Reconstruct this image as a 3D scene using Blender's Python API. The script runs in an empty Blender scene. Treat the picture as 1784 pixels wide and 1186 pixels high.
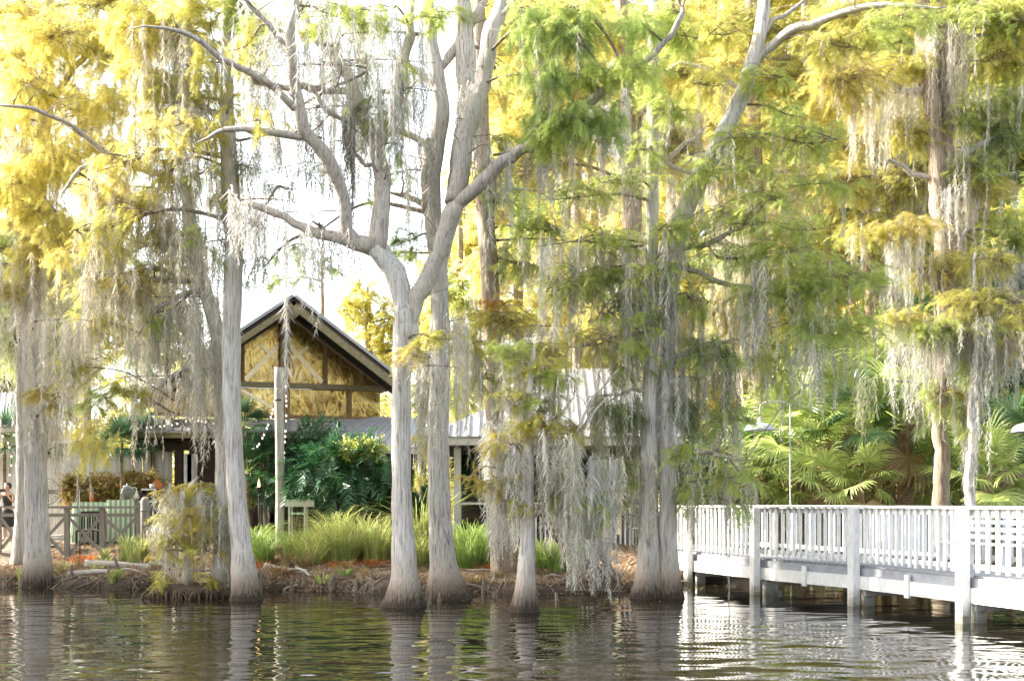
import bpy, math, random
import numpy as np
from mathutils import Vector, Matrix
random.seed(7)
RNG = np.random.default_rng(11)
SC = bpy.context.scene
COL = SC.collection
PI = math.pi
F, CX, HY, CH = 2140.0, 892.0, 876.0, 2.0      # focal length, centre column and horizon row of the photograph in pixels, eye height in metres
R = math.radians

def P(px, py, Y):                                # the point seen at pixel (px, py) standing Y metres away
    return np.array([(px - CX) / F * Y, Y, CH - (py - HY) / F * Y])

def sstep(a, b, x):
    t = min(1.0, max(0.0, (x - a) / (b - a)))
    return t * t * (3 - 2 * t)

SHORE = [(-60, 31), (-14, 29.9), (-11.6, 29.6), (-8.6, 28.3), (-5.4, 27.9), (-2, 27.2), (0, 27.0), (2.6, 27.6), (4, 30.0), (6.5, 34), (10, 36.5), (17, 40), (80, 44)]
def shore(x):
    return float(np.interp(x, [s[0] for s in SHORE], [s[1] for s in SHORE]))
def gz(x, y):                                    # height of the ground
    d = y - shore(x) + .35 * math.sin(1.7 * x) + .2 * math.sin(4.1 * x + 1)
    z = float(np.interp(d, [-6, -1.2, 0, .35, 1.0, 3.2, 6.0, 14], [-1.2, -.5, -.03, .19, .32, .56, .93, 1.0]))
    return z + (.03 * math.sin(2.3 * x + y) + .025 * math.sin(3.1 * y - 1.3 * x) if z > .1 else 0)

# ------------------------------------------------------------------ materials
def mat(name):
    m = bpy.data.materials.new(name); m.use_nodes = True
    nt = m.node_tree
    return m, nt, nt.nodes['Principled BSDF']
def N(nt, typ, **kw):
    n = nt.nodes.new(typ)
    for k, v in kw.items(): setattr(n, k, v)
    return n
def noise(nt, scale, detail=4, mapping=None, coord='Object', rough=.6, dist=0):
    tc = N(nt, 'ShaderNodeTexCoord'); nz = N(nt, 'ShaderNodeTexNoise')
    nz.inputs['Scale'].default_value = scale; nz.inputs['Detail'].default_value = detail
    nz.inputs['Roughness'].default_value = rough; nz.inputs['Distortion'].default_value = dist
    src = tc.outputs[coord]
    if mapping:
        mp = N(nt, 'ShaderNodeMapping'); mp.inputs['Scale'].default_value = mapping
        nt.links.new(src, mp.inputs[0]); src = mp.outputs[0]
    nt.links.new(src, nz.inputs['Vector'])
    return nz.outputs['Fac']
def ramp(nt, fac, stops):
    r = N(nt, 'ShaderNodeValToRGB'); e = r.color_ramp.elements
    while len(e) < len(stops): e.new(.5)
    for el, (p, c) in zip(e, stops):
        el.position = p; el.color = (*c, 1) if len(c) == 3 else c
    nt.links.new(fac, r.inputs[0]); return r.outputs[0]
def mix(nt, fac, a, b, mode='MIX'):
    m = N(nt, 'ShaderNodeMix', data_type='RGBA', blend_type=mode)
    for sock, v in ((m.inputs[0], fac), (m.inputs[6], a), (m.inputs[7], b)):
        if hasattr(v, 'is_linked'): nt.links.new(v, sock)
        elif isinstance(v, (int, float)): sock.default_value = v
        else: sock.default_value = (*v, 1)
    return m.outputs[2]
def bump(nt, b, h, strength=.3, dist=.02):
    bp = N(nt, 'ShaderNodeBump'); bp.inputs['Strength'].default_value = strength; bp.inputs['Distance'].default_value = dist
    nt.links.new(h, bp.inputs['Height']); nt.links.new(bp.outputs[0], b.inputs['Normal'])
def simple(name, c, c2=None, scale=6, mapping=None, rough=.7, bmp=.2, dist=.01, metal=0):
    m, nt, b = mat(name)
    b.inputs['Roughness'].default_value = rough; b.inputs['Metallic'].default_value = metal
    if c2 is None: c2 = tuple(x * .75 for x in c)
    f = noise(nt, scale, 5, mapping)
    nt.links.new(ramp(nt, f, [(.3, c2), (.65, c)]), b.inputs['Base Color'])
    if bmp: bump(nt, b, f, bmp, dist)
    return m
def bark(name, dark, lite, moss=(.30, .31, .22), wet=True, patch=.25):
    m, nt, b = mat(name); b.inputs['Roughness'].default_value = .9
    f1 = noise(nt, 1.0, 7, (26, 26, 2.0), rough=.65, dist=.4)
    f2 = noise(nt, 1.0, 4, (2.2, 2.2, .9), rough=.55)
    f3 = noise(nt, 1.0, 4, (60, 60, 9))
    c = ramp(nt, f1, [(.34, dark), (.47, tuple((a + 2 * l) / 3 for a, l in zip(dark, lite))), (.62, lite), (.8, tuple(min(1, l * 1.12) for l in lite))])
    f4 = noise(nt, 1.0, 3, (46, 46, 1.4), rough=.7, dist=.8)
    c = mix(nt, ramp(nt, f4, [(.36, (.75, .75, .75)), (.43, (0, 0, 0))]), c, dark)
    c = mix(nt, ramp(nt, f2, [(.5, (0, 0, 0)), (.75, (patch, patch, patch))]), c, moss)
    if wet:                                      # the dark stain the lake leaves on the foot of each trunk
        g = N(nt, 'ShaderNodeNewGeometry'); s = N(nt, 'ShaderNodeSeparateXYZ'); nt.links.new(g.outputs['Position'], s.inputs[0])
        ad = N(nt, 'ShaderNodeMath', operation='MULTIPLY_ADD'); nt.links.new(f1, ad.inputs[0]); ad.inputs[1].default_value = -1.0
        nt.links.new(s.outputs[2], ad.inputs[2])
        mr = N(nt, 'ShaderNodeMapRange'); nt.links.new(ad.outputs[0], mr.inputs[0])
        for k, v in ((1, -.40), (2, .05), (3, 1.0), (4, 0.0)): mr.inputs[k].default_value = v
        m2 = N(nt, 'ShaderNodeMapRange'); nt.links.new(ad.outputs[0], m2.inputs[0])
        for k, v in ((1, -.25), (2, .55), (3, .72), (4, 0.0)): m2.inputs[k].default_value = v
        c = mix(nt, m2.outputs[0], c, (.30, .215, .14))
        c = mix(nt, mr.outputs[0], c, (.035, .024, .014))
    nt.links.new(c, b.inputs['Base Color'])
    mm = N(nt, 'ShaderNodeMath', operation='MULTIPLY_ADD'); nt.links.new(f3, mm.inputs[0]); mm.inputs[1].default_value = .35; nt.links.new(f1, mm.inputs[2])
    bump(nt, b, mm.outputs[0], .8, .035)
    return m
def leafmat(name, trans=.45, gloss=.0):
    m = bpy.data.materials.new(name); m.use_nodes = True; nt = m.node_tree; nt.nodes.clear()
    a = N(nt, 'ShaderNodeAttribute', attribute_name='tint')
    d = N(nt, 'ShaderNodeBsdfDiffuse'); t = N(nt, 'ShaderNodeBsdfTranslucent'); mx = N(nt, 'ShaderNodeMixShader'); o = N(nt, 'ShaderNodeOutputMaterial')
    nt.links.new(a.outputs['Color'], d.inputs[0]); nt.links.new(a.outputs['Color'], t.inputs[0])
    mx.inputs[0].default_value = trans; nt.links.new(d.outputs[0], mx.inputs[1]); nt.links.new(t.outputs[0], mx.inputs[2])
    out = mx.outputs[0]
    if gloss:
        g = N(nt, 'ShaderNodeBsdfGlossy'); g.inputs['Roughness'].default_value = .35
        m2 = N(nt, 'ShaderNodeMixShader'); m2.inputs[0].default_value = gloss
        nt.links.new(out, m2.inputs[1]); nt.links.new(g.outputs[0], m2.inputs[2]); out = m2.outputs[0]
    nt.links.new(out, o.inputs[0]); return m

M = {}
M['bark'] = bark('grey_bark', (.22, .195, .165), (.64, .60, .545))
M['bark_rough'] = bark('rough_bark', (.14, .12, .10), (.58, .545, .49), patch=.3)
M['bark_brown'] = bark('brown_bark', (.10, .07, .05), (.40, .31, .22), moss=(.36, .34, .27), patch=.6)
M['bark_limb'] = bark('limb_bark', (.24, .20, .165), (.56, .50, .43), wet=False, patch=.5)
M['twig'] = simple('twig_bark', (.26, .21, .165), (.13, .10, .08), 12, rough=.9)
M['palm_bark'] = simple('palm_bark', (.42, .31, .18), (.14, .085, .045), 5, (2, 2, 7), rough=.9, bmp=.9, dist=.05)
M['leaf'] = leafmat('cypress_leaf', .64)
M['moss'] = leafmat('moss_fibre', .5)
M['blade'] = leafmat('grass_blade', .4, .03)
M['broad'] = leafmat('broad_leaf', .3, .06)
M['needle'] = leafmat('fallen_needles', .1)
M['paint'] = simple('white_paint', (.79, .785, .765), (.62, .61, .58), 7, (3, 3, 1), rough=.55, bmp=.08)
nt = M['paint'].node_tree; b = nt.nodes['Principled BSDF']; c0 = b.inputs['Base Color'].links[0].from_socket
f = noise(nt, 2.2, 6, (2, 2, 5), rough=.7); c0 = mix(nt, ramp(nt, f, [(.60, (0, 0, 0)), (.74, (.55, .55, .55))]), c0, (.42, .41, .36))
g = N(nt, 'ShaderNodeNewGeometry'); s = N(nt, 'ShaderNodeSeparateXYZ'); nt.links.new(g.outputs['Position'], s.inputs[0])
ad = N(nt, 'ShaderNodeMath', operation='MULTIPLY_ADD'); nt.links.new(f, ad.inputs[0]); ad.inputs[1].default_value = -.5; nt.links.new(s.outputs[2], ad.inputs[2])
mr = N(nt, 'ShaderNodeMapRange'); nt.links.new(ad.outputs[0], mr.inputs[0])
for k, v in ((1, -.22), (2, .08), (3, .85), (4, 0.0)): mr.inputs[k].default_value = v
nt.links.new(mix(nt, mr.outputs[0], c0, (.15, .14, .075)), b.inputs['Base Color'])
M['cream'] = simple('cream_paint', (.66, .62, .55), (.50, .46, .40), 5, (2, 2, 8), rough=.6, bmp=.1)
M['deck'] = simple('grey_deck', (.33, .34, .36), (.24, .25, .27), 5, rough=.8)
M['greywood'] = simple('weathered_wood', (.30, .28, .25), (.15, .14, .12), 3, (12, 12, 1.5), rough=.85, bmp=.4)
M['polewood'] = simple('pole_wood', (.50, .46, .40), (.27, .25, .215), 3, (14, 14, 1.2), rough=.85, bmp=.4)
M['frame'] = simple('brown_timber', (.32, .20, .085), (.18, .105, .045), 3, (3, 3, 12), rough=.7, bmp=.2)
M['lichen_timber'] = simple('lichen_timber', (.30, .26, .15), (.15, .12, .07), 4, (2, 2, 9), rough=.85, bmp=.3)
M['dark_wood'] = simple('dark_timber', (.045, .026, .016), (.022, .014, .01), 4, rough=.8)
M['tan_wood'] = simple('tan_timber', (.95, .84, .60), (.84, .70, .45), 4, (3, 3, 3), rough=.35, metal=.5)
M['fence_wood'] = simple('fence_boards', (.34, .21, .11), (.20, .12, .065), 3, (9, 9, 1), rough=.85)
M['metal_roof'] = simple('metal_roof', (.40, .405, .43), (.30, .305, .33), 2.5, (1, 1, 1), rough=.42, bmp=.05, metal=.25)
M['lamp'] = simple('lamp_enamel', (.52, .53, .53), (.42, .43, .44), 4, rough=.4, bmp=.0)
M['black'] = simple('black_metal', (.02, .02, .02), (.012, .012, .012), 5, rough=.5)
M['skin'] = simple('skin', (.55, .36, .27), (.48, .30, .22), 9, rough=.55, bmp=0)
M['hair'] = simple('dark_hair', (.05, .028, .018), (.025, .015, .01), 30, rough=.5)
M['cloth_dark'] = simple('dark_cloth', (.035, .034, .034), (.02, .02, .02), 30, rough=.9)
M['orange'] = simple('orange_paint', (.50, .17, .05), (.40, .12, .035), 6, rough=.6)
M['pot'] = simple('terracotta', (.38, .16, .08), (.26, .11, .06), 8, rough=.8)
M['mud'] = simple('mud', (.10, .065, .04), (.04, .026, .016), 5, rough=.9, bmp=.6, dist=.04)
M['knee'] = simple('knee_bark', (.24, .19, .14), (.09, .065, .045), 4, (8, 8, 2), rough=.9, bmp=.6)
M['drift'] = simple('driftwood', (.56, .50, .43), (.32, .27, .22), 3, (1.5, 12, 12), rough=.9, bmp=.4)
M['steel'] = simple('steel', (.6, .6, .6), (.45, .45, .45), 6, rough=.25, metal=.9)
def glassy(name, c, r=.05):
    m, nt, b = mat(name); b.inputs['Base Color'].default_value = (*c, 1); b.inputs['Roughness'].default_value = r
    b.inputs['Transmission Weight'].default_value = .85; b.inputs['IOR'].default_value = 1.3; return m
M['glass'] = glassy('jar_glass', (.8, .9, .85))
def emit(name, c, s):
    m, nt, b = mat(name); b.inputs['Base Color'].default_value = (*c, 1)
    b.inputs['Emission Color'].default_value = (*c, 1); b.inputs['Emission Strength'].default_value = s; return m
M['bulb'] = emit('bulb_glow', (1, .93, .78), .4)
M['flame'] = emit('flame_glow', (1, .6, .25), 1.5)
def reflection_film():                                    # honey coloured rippled window film; dark and bright reflections painted in as streaks
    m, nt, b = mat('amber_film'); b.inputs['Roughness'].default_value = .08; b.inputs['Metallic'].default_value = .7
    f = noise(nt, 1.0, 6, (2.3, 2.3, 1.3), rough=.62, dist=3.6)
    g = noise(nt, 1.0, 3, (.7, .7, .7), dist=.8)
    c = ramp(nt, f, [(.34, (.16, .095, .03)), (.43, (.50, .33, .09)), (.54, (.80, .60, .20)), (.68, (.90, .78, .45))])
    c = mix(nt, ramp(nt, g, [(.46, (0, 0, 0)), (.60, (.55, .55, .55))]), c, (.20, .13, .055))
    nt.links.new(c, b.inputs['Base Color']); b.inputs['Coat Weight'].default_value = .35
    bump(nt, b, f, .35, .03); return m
M['film'] = reflection_film()
def stripes(name, a, bcol, sc):
    m, nt, b = mat(name); b.inputs['Roughness'].default_value = .9
    tc = N(nt, 'ShaderNodeTexCoord'); w = N(nt, 'ShaderNodeTexWave', wave_type='BANDS', bands_direction='X'); w.inputs['Scale'].default_value = sc
    w.inputs['Distortion'].default_value = .6
    nt.links.new(tc.outputs['Object'], w.inputs[0])
    nt.links.new(ramp(nt, w.outputs['Fac'], [(.35, a), (.6, bcol)]), b.inputs['Base Color']); return m
M['stripe_cloth'] = stripes('green_striped_cloth', (.62, .64, .55), (.26, .44, .27), 2.2)
M['groove'] = stripes('grooved_white_boards', (.88, .88, .88), (.72, .72, .72), 1.6)

# ------------------------------------------------------------------ objects
def tag(o, label=None, cat=None, group=None, kind=None):
    if label: o['label'] = label
    if cat: o['category'] = cat
    if group: o['group'] = group
    if kind: o['kind'] = kind
    return o
def empty(name, loc, label, cat, group=None, rz=0):
    o = bpy.data.objects.new(name, None); COL.objects.link(o); o.location = tuple(float(v) for v in loc); o.rotation_euler = (0, 0, rz)
    o.empty_display_size = .2
    return tag(o, label, cat, group)
def root_of(o):
    while o.parent: o = o.parent
    return o
def link(me, name, m, parent):
    o = bpy.data.objects.new(name, me); COL.objects.link(o)
    if m is not None: me.materials.append(m)
    if parent is not None: o.parent = parent
    return o
class MB:
    def __init__(s): s.v = []; s.f = []; s.sm = []
    def add(s, vs, fs, smooth=False):
        n = len(s.v); s.v.extend([tuple(float(c) for c in v) for v in vs]); s.f.extend([tuple(i + n for i in f) for f in fs]); s.sm.extend([smooth] * len(fs)); return s
    def box(s, c, d, rz=0, mtx=None):
        x, y, z = (k / 2 for k in d)
        vs = [Vector((sx * x, sy * y, sz * z)) for sz in (-1, 1) for sx, sy in ((-1, -1), (1, -1), (1, 1), (-1, 1))]
        m = mtx if mtx is not None else Matrix.Rotation(rz, 3, 'Z')
        vs = [m @ v + Vector(tuple(c)) for v in vs]
        return s.add(vs, [(3, 2, 1, 0), (4, 5, 6, 7), (0, 1, 5, 4), (1, 2, 6, 5), (2, 3, 7, 6), (3, 0, 4, 7)])
    def bar(s, a, b, w, h, up=(0, 0, 1)):        # a squared bar from a to b
        a, b = Vector(tuple(a)), Vector(tuple(b)); x = (b - a).normalized(); y = Vector(up).cross(x)
        if y.length < 1e-4: y = Vector((0, 1, 0)).cross(x)
        y.normalize(); z = x.cross(y)
        m = Matrix((x, y, z)).transposed()
        return s.box((a + b) / 2, ((b - a).length, w, h), mtx=m)
    def tube(s, pts, rad, n=8, cap=True, fn=None):
        pts = np.asarray(pts, float); k = len(pts)
        rad = np.full(k, rad) if np.isscalar(rad) else np.asarray(rad, float)
        tg = np.gradient(pts, axis=0); tg /= np.linalg.norm(tg, axis=1)[:, None] + 1e-9
        ref = np.array([1., 0, 0]) if abs(tg[0, 0]) < .8 else np.array([0, 1., 0])
        vs = []
        for i in range(k):
            u = ref - tg[i] * (ref @ tg[i]); u /= np.linalg.norm(u) + 1e-9; w = np.cross(tg[i], u); ref = u
            for j in range(n):
                a = 2 * PI * j / n; r = rad[i] * (fn(i, a, pts[i]) if fn else 1)
                vs.append(pts[i] + u * math.cos(a) * r + w * math.sin(a) * r)
        fs = [(i * n + j, i * n + (j + 1) % n, (i + 1) * n + (j + 1) % n, (i + 1) * n + j) for i in range(k - 1) for j in range(n)]
        if cap: fs += [tuple(range(n))[::-1], tuple((k - 1) * n + j for j in range(n))]
        return s.add(vs, fs, True)
    def lathe(s, c, prof, n=16):
        vs = []; c = np.asarray(c, float)
        for r, z in prof:
            for j in range(n):
                a = 2 * PI * j / n; vs.append(c + np.array([r * math.cos(a), r * math.sin(a), z]))
        k = len(prof)
        fs = [(i * n + j, i * n + (j + 1) % n, (i + 1) * n + (j + 1) % n, (i + 1) * n + j) for i in range(k - 1) for j in range(n)]
        fs += [tuple(range(n))[::-1], tuple((k - 1) * n + j for j in range(n))]
        return s.add(vs, fs, True)
    def poly(s, pts, thick=0):                   # a slab from a flat outline
        pts = [Vector(tuple(p)) for p in pts]; n = len(pts)
        nr = Vector((0, 0, 0))
        for i in range(n): nr += pts[i].cross(pts[(i + 1) % n])
        nr.normalize()
        lo = [p - nr * thick for p in pts]
        return s.add(pts + lo, [tuple(range(n)), tuple(range(2 * n - 1, n - 1, -1))] + [(i, i + n, (i + 1) % n + n, (i + 1) % n) for i in range(n)])
    def build(s, name, m, parent=None, world=True):
        me = bpy.data.meshes.new(name)
        v = s.v
        if parent is not None and world:
            o = root_of(parent).location; v = [(a - o.x, b - o.y, c - o.z) for a, b, c in v]
        me.from_pydata(v, [], s.f); me.polygons.foreach_set('use_smooth', s.sm); me.update()
        return link(me, name, m, parent)
def tri_mesh(name, V, C, m, parent, world=True):
    """V (n,3,3) triangles, C (n,3) colours"""
    n = len(V)
    if n == 0: return None
    v = V.reshape(-1, 3).astype(np.float32)
    if parent is not None and world: v = v - np.array(root_of(parent).location, np.float32)
    me = bpy.data.meshes.new(name); me.vertices.add(3 * n); me.vertices.foreach_set('co', v.ravel())
    me.loops.add(3 * n); me.loops.foreach_set('vertex_index', np.arange(3 * n, dtype=np.int32))
    me.polygons.add(n); me.polygons.foreach_set('loop_start', np.arange(0, 3 * n, 3, dtype=np.int32))
    at = me.attributes.new('tint', 'FLOAT_COLOR', 'POINT')
    c = np.ones((3 * n, 4), np.float32); c[:, :3] = np.repeat(C, 3, axis=0); at.data.foreach_set('color', c.ravel())
    me.update(calc_edges=True)
    return link(me, name, m, parent)
def spline(pts, step):
    pts = np.asarray(pts, float); k = len(pts)
    if k < 3:
        n = max(2, int(np.linalg.norm(pts[-1][:3] - pts[0][:3]) / step) + 1); t = np.linspace(0, 1, n)[:, None]; return pts[0] * (1 - t) + pts[-1] * t
    e = np.vstack([2 * pts[0] - pts[1], pts, 2 * pts[-1] - pts[-2]]); out = []
    for i in range(1, k):
        a, b, c, d = e[i - 1], e[i], e[i + 1], e[i + 2]
        n = max(1, int(np.linalg.norm((c - b)[:3]) / step))
        for j in range(n):
            t = j / n; out.append(.5 * ((2 * b) + (c - a) * t + (2 * a - 5 * b + 4 * c - d) * t * t + (3 * b - a - 3 * c + d) * t ** 3))
    out.append(pts[-1]); return np.array(out)
def copy_tree(o, parent=None):
    c = o.copy(); COL.objects.link(c)
    if parent is not None: c.parent = parent
    for ch in list(o.children): copy_tree(ch, c)
    return c

# ------------------------------------------------------------------ leaves and moss
def sprig(n, w, ln, rng, droop=.3):
    T = []
    for i in range(n):
        t = (i + .6) / n; p = np.array([t, rng.normal(0, .015), -droop * t * t])
        for sd in (-1, 1):
            a = R(rng.uniform(35, 70)); l = ln * (1.15 - .7 * abs(t - .4)) * rng.uniform(.7, 1.2)
            d = np.array([math.cos(a), sd * math.sin(a), rng.uniform(-.45, .1)]); ax = np.array([1, 0, -2 * droop * t]); ax /= np.linalg.norm(ax)
            T.append([p - ax * w / 2, p + ax * w / 2, p + d * l])
    T.append([np.array([0, -.012, 0]), np.array([0, .012, 0]), np.array([1.1, 0, -droop * 1.15])])
    return np.array(T)
SPR = [sprig(9, .055, .30, RNG, d) for d in (.15, .3, .4, .55)]
SPR_BIG = [sprig(6, .13, .36, RNG, d) for d in (.2, .35, .5)]
def broad(n, w, ln, rng):                        # a twig of broad leaves
    T = []
    for i in range(n):
        t = (i + .5) / n; p = np.array([t, 0, -.1 * t]); a = rng.uniform(0, 2 * PI)
        d = np.array([.55, .8 * math.cos(a), .8 * math.sin(a) - .15]); d /= np.linalg.norm(d); q = np.cross(d, rng.normal(size=3)); q /= np.linalg.norm(q)
        m = p + d * ln * .45
        T += [[p, m + q * w, p + d * ln], [p, p + d * ln, m - q * w]]
    return np.array(T)
BRD = [broad(9, .09, .34, RNG) for _ in range(4)]
def place(tpls, pos, dirs, ups, sc, col, rng):
    outV, outC = [], []
    pick = rng.integers(0, len(tpls), len(pos))
    X = dirs / (np.linalg.norm(dirs, axis=1)[:, None] + 1e-9)
    Yv = np.cross(ups, X); Yv /= np.linalg.norm(Yv, axis=1)[:, None] + 1e-9; Z = np.cross(X, Yv)
    Rm = np.stack([X, Yv, Z], axis=2)            # columns
    for k, T in enumerate(tpls):
        ix = np.where(pick == k)[0]
        if not len(ix): continue
        v = np.einsum('nij,tvj->ntvi', Rm[ix], T) * sc[ix][:, None, None, None] + pos[ix][:, None, None, :]
        outV.append(v.reshape(-1, 3, 3)); outC.append(np.repeat(col[ix], len(T), axis=0))
    return np.concatenate(outV), np.concatenate(outC)
PAL = {
 'Y': ((.82, .73, .25), (.78, .66, .19), (.70, .68, .24)),
 'YL': ((.68, .62, .18), (.50, .54, .15), (.64, .54, .15)),
 'L': ((.50, .58, .17), (.58, .60, .18), (.42, .53, .16)),
 'G': ((.40, .53, .18), (.47, .57, .19), (.54, .58, .20)),
 'D': ((.20, .29, .11), (.26, .34, .12), (.33, .37, .14)),
 'O': ((.62, .52, .15), (.57, .54, .16), (.56, .43, .12)),
 'OL': ((.58, .54, .15), (.52, .55, .16), (.60, .48, .12)),
 'R': ((.42, .15, .04), (.46, .26, .05), (.36, .30, .06)),
 'K': ((.05, .12, .05), (.07, .16, .06), (.04, .09, .045)),
}
def palcol(pal, n, rng, clump=None):
    a = np.array(PAL[pal]); w = rng.dirichlet((1.2, 1, .8), n)
    c = w @ a
    return np.clip(c * rng.uniform(.72, 1.22, (n, 1)), 0.01, .9)
MOSSC = np.array([(.64, .61, .53), (.57, .55, .46), (.70, .66, .57), (.52, .52, .41)])
def moss_strands(anc, length, thick, rng, tint=None):
    """anc (n,3), length (n), thick (n): each strand a hanging rope of fine curling fibres"""
    Vs, Cs = [], []
    for a, L, th in zip(anc, length, thick):
        k = max(4, int(L / (.045 + th * .5)))
        t = np.linspace(0, 1, k)
        ph = rng.uniform(0, 6.28, 4)
        cx = th * 1.3 * np.sin(t * L * 2.6 + ph[0]) * t + th * .3 * np.sin(t * L * 8 + ph[1]); cy = th * .8 * np.sin(t * L * 2.2 + ph[2]) * t + th * .3 * np.sin(t * L * 7 + ph[3])
        r = th * np.clip(1.12 - t ** 1.3, .10, 1) * (.75 + .35 * np.sin(t * L * 5 + ph[1]))
        m = 4 if th > .05 else 3
        T = np.repeat(t, m); n = len(T)
        ang = rng.uniform(0, 2 * PI, n); rr = np.repeat(r, m) * rng.uniform(.1, 1, n)
        p0 = np.stack([np.repeat(cx, m) + rr * np.cos(ang), np.repeat(cy, m) + rr * np.sin(ang), -T * L], 1) + a
        ln = rng.uniform(.08, .2, n) * (.6 + min(1.2, L)) * (1 - .5 * T)
        d = np.stack([rng.normal(0, .42, n), rng.normal(0, .42, n), -np.ones(n)], 1)
        w = rng.uniform(.004, .010, n) * (1 + 5 * th)
        sd = rng.uniform(0, PI, n); q = np.stack([np.cos(sd), np.sin(sd), rng.normal(0, .3, n)], 1) * w[:, None]
        Vs.append(np.stack([p0 - q, p0 + q, p0 + d * ln[:, None]], 1))
        base = (MOSSC if tint is None else np.array(tint))[rng.integers(0, 4 if tint is None else len(tint))] * rng.uniform(.8, 1.15)
        Cs.append(np.clip(base * rng.uniform(.75, 1.2, (n, 1)), 0, .9))
    if not Vs: return np.zeros((0, 3, 3)), np.zeros((0, 3))
    return np.concatenate(Vs), np.concatenate(Cs)

# ------------------------------------------------------------------ trees
def wood(name, pts, m, parent, n=12, step=.16, butt=0, rough=.075, seed=0):
    """pts rows x, y, z, radius; butt = how strongly the foot is ribbed"""
    rng = np.random.default_rng(seed); S = spline(pts, step)
    q = S[:, :3].copy(); z0 = S[0, 2]
    if len(q) > 6 and not butt: q[1:-1] += rng.normal(0, .016, (len(q) - 2, 3)) + .03 * np.sin(np.arange(1, len(q) - 1)[:, None] * .55 + rng.uniform(0, 6.28, 3))
    ph = rng.uniform(0, 6.28, 6); rib = rng.integers(5, 8)
    def fn(i, a, p):
        h = p[2] - z0
        f = 1 + rough * (math.sin(2 * a + ph[0] + .7 * h) + .6 * math.sin(3 * a + ph[1] - .9 * h) + .5 * math.sin(5 * a + ph[2] + 2.1 * h)) + rough * .5 * math.sin(7 * h + ph[3])
        if butt:
            e = math.exp(-max(0, h) / .55)
            f *= 1 + butt * e * (.34 * math.cos(rib * a + ph[4]) + .14 * math.cos((rib * 2 + 1) * a + ph[5])) + butt * .07 * math.exp(-h / 2.2) * math.cos(rib * a + ph[4])
        return f
    return MB().tube(q, np.maximum(S[:, 3], .004), n, True, fn).build(name, m, parent)
def to3(poly, Y):
    out = []
    for q in poly:
        y = Y + (q[3] if len(q) > 3 else 0); p = P(q[0], q[1], y); out.append((*p, q[2] * y / F))
    return np.array(out)
SEED = [100]
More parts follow.
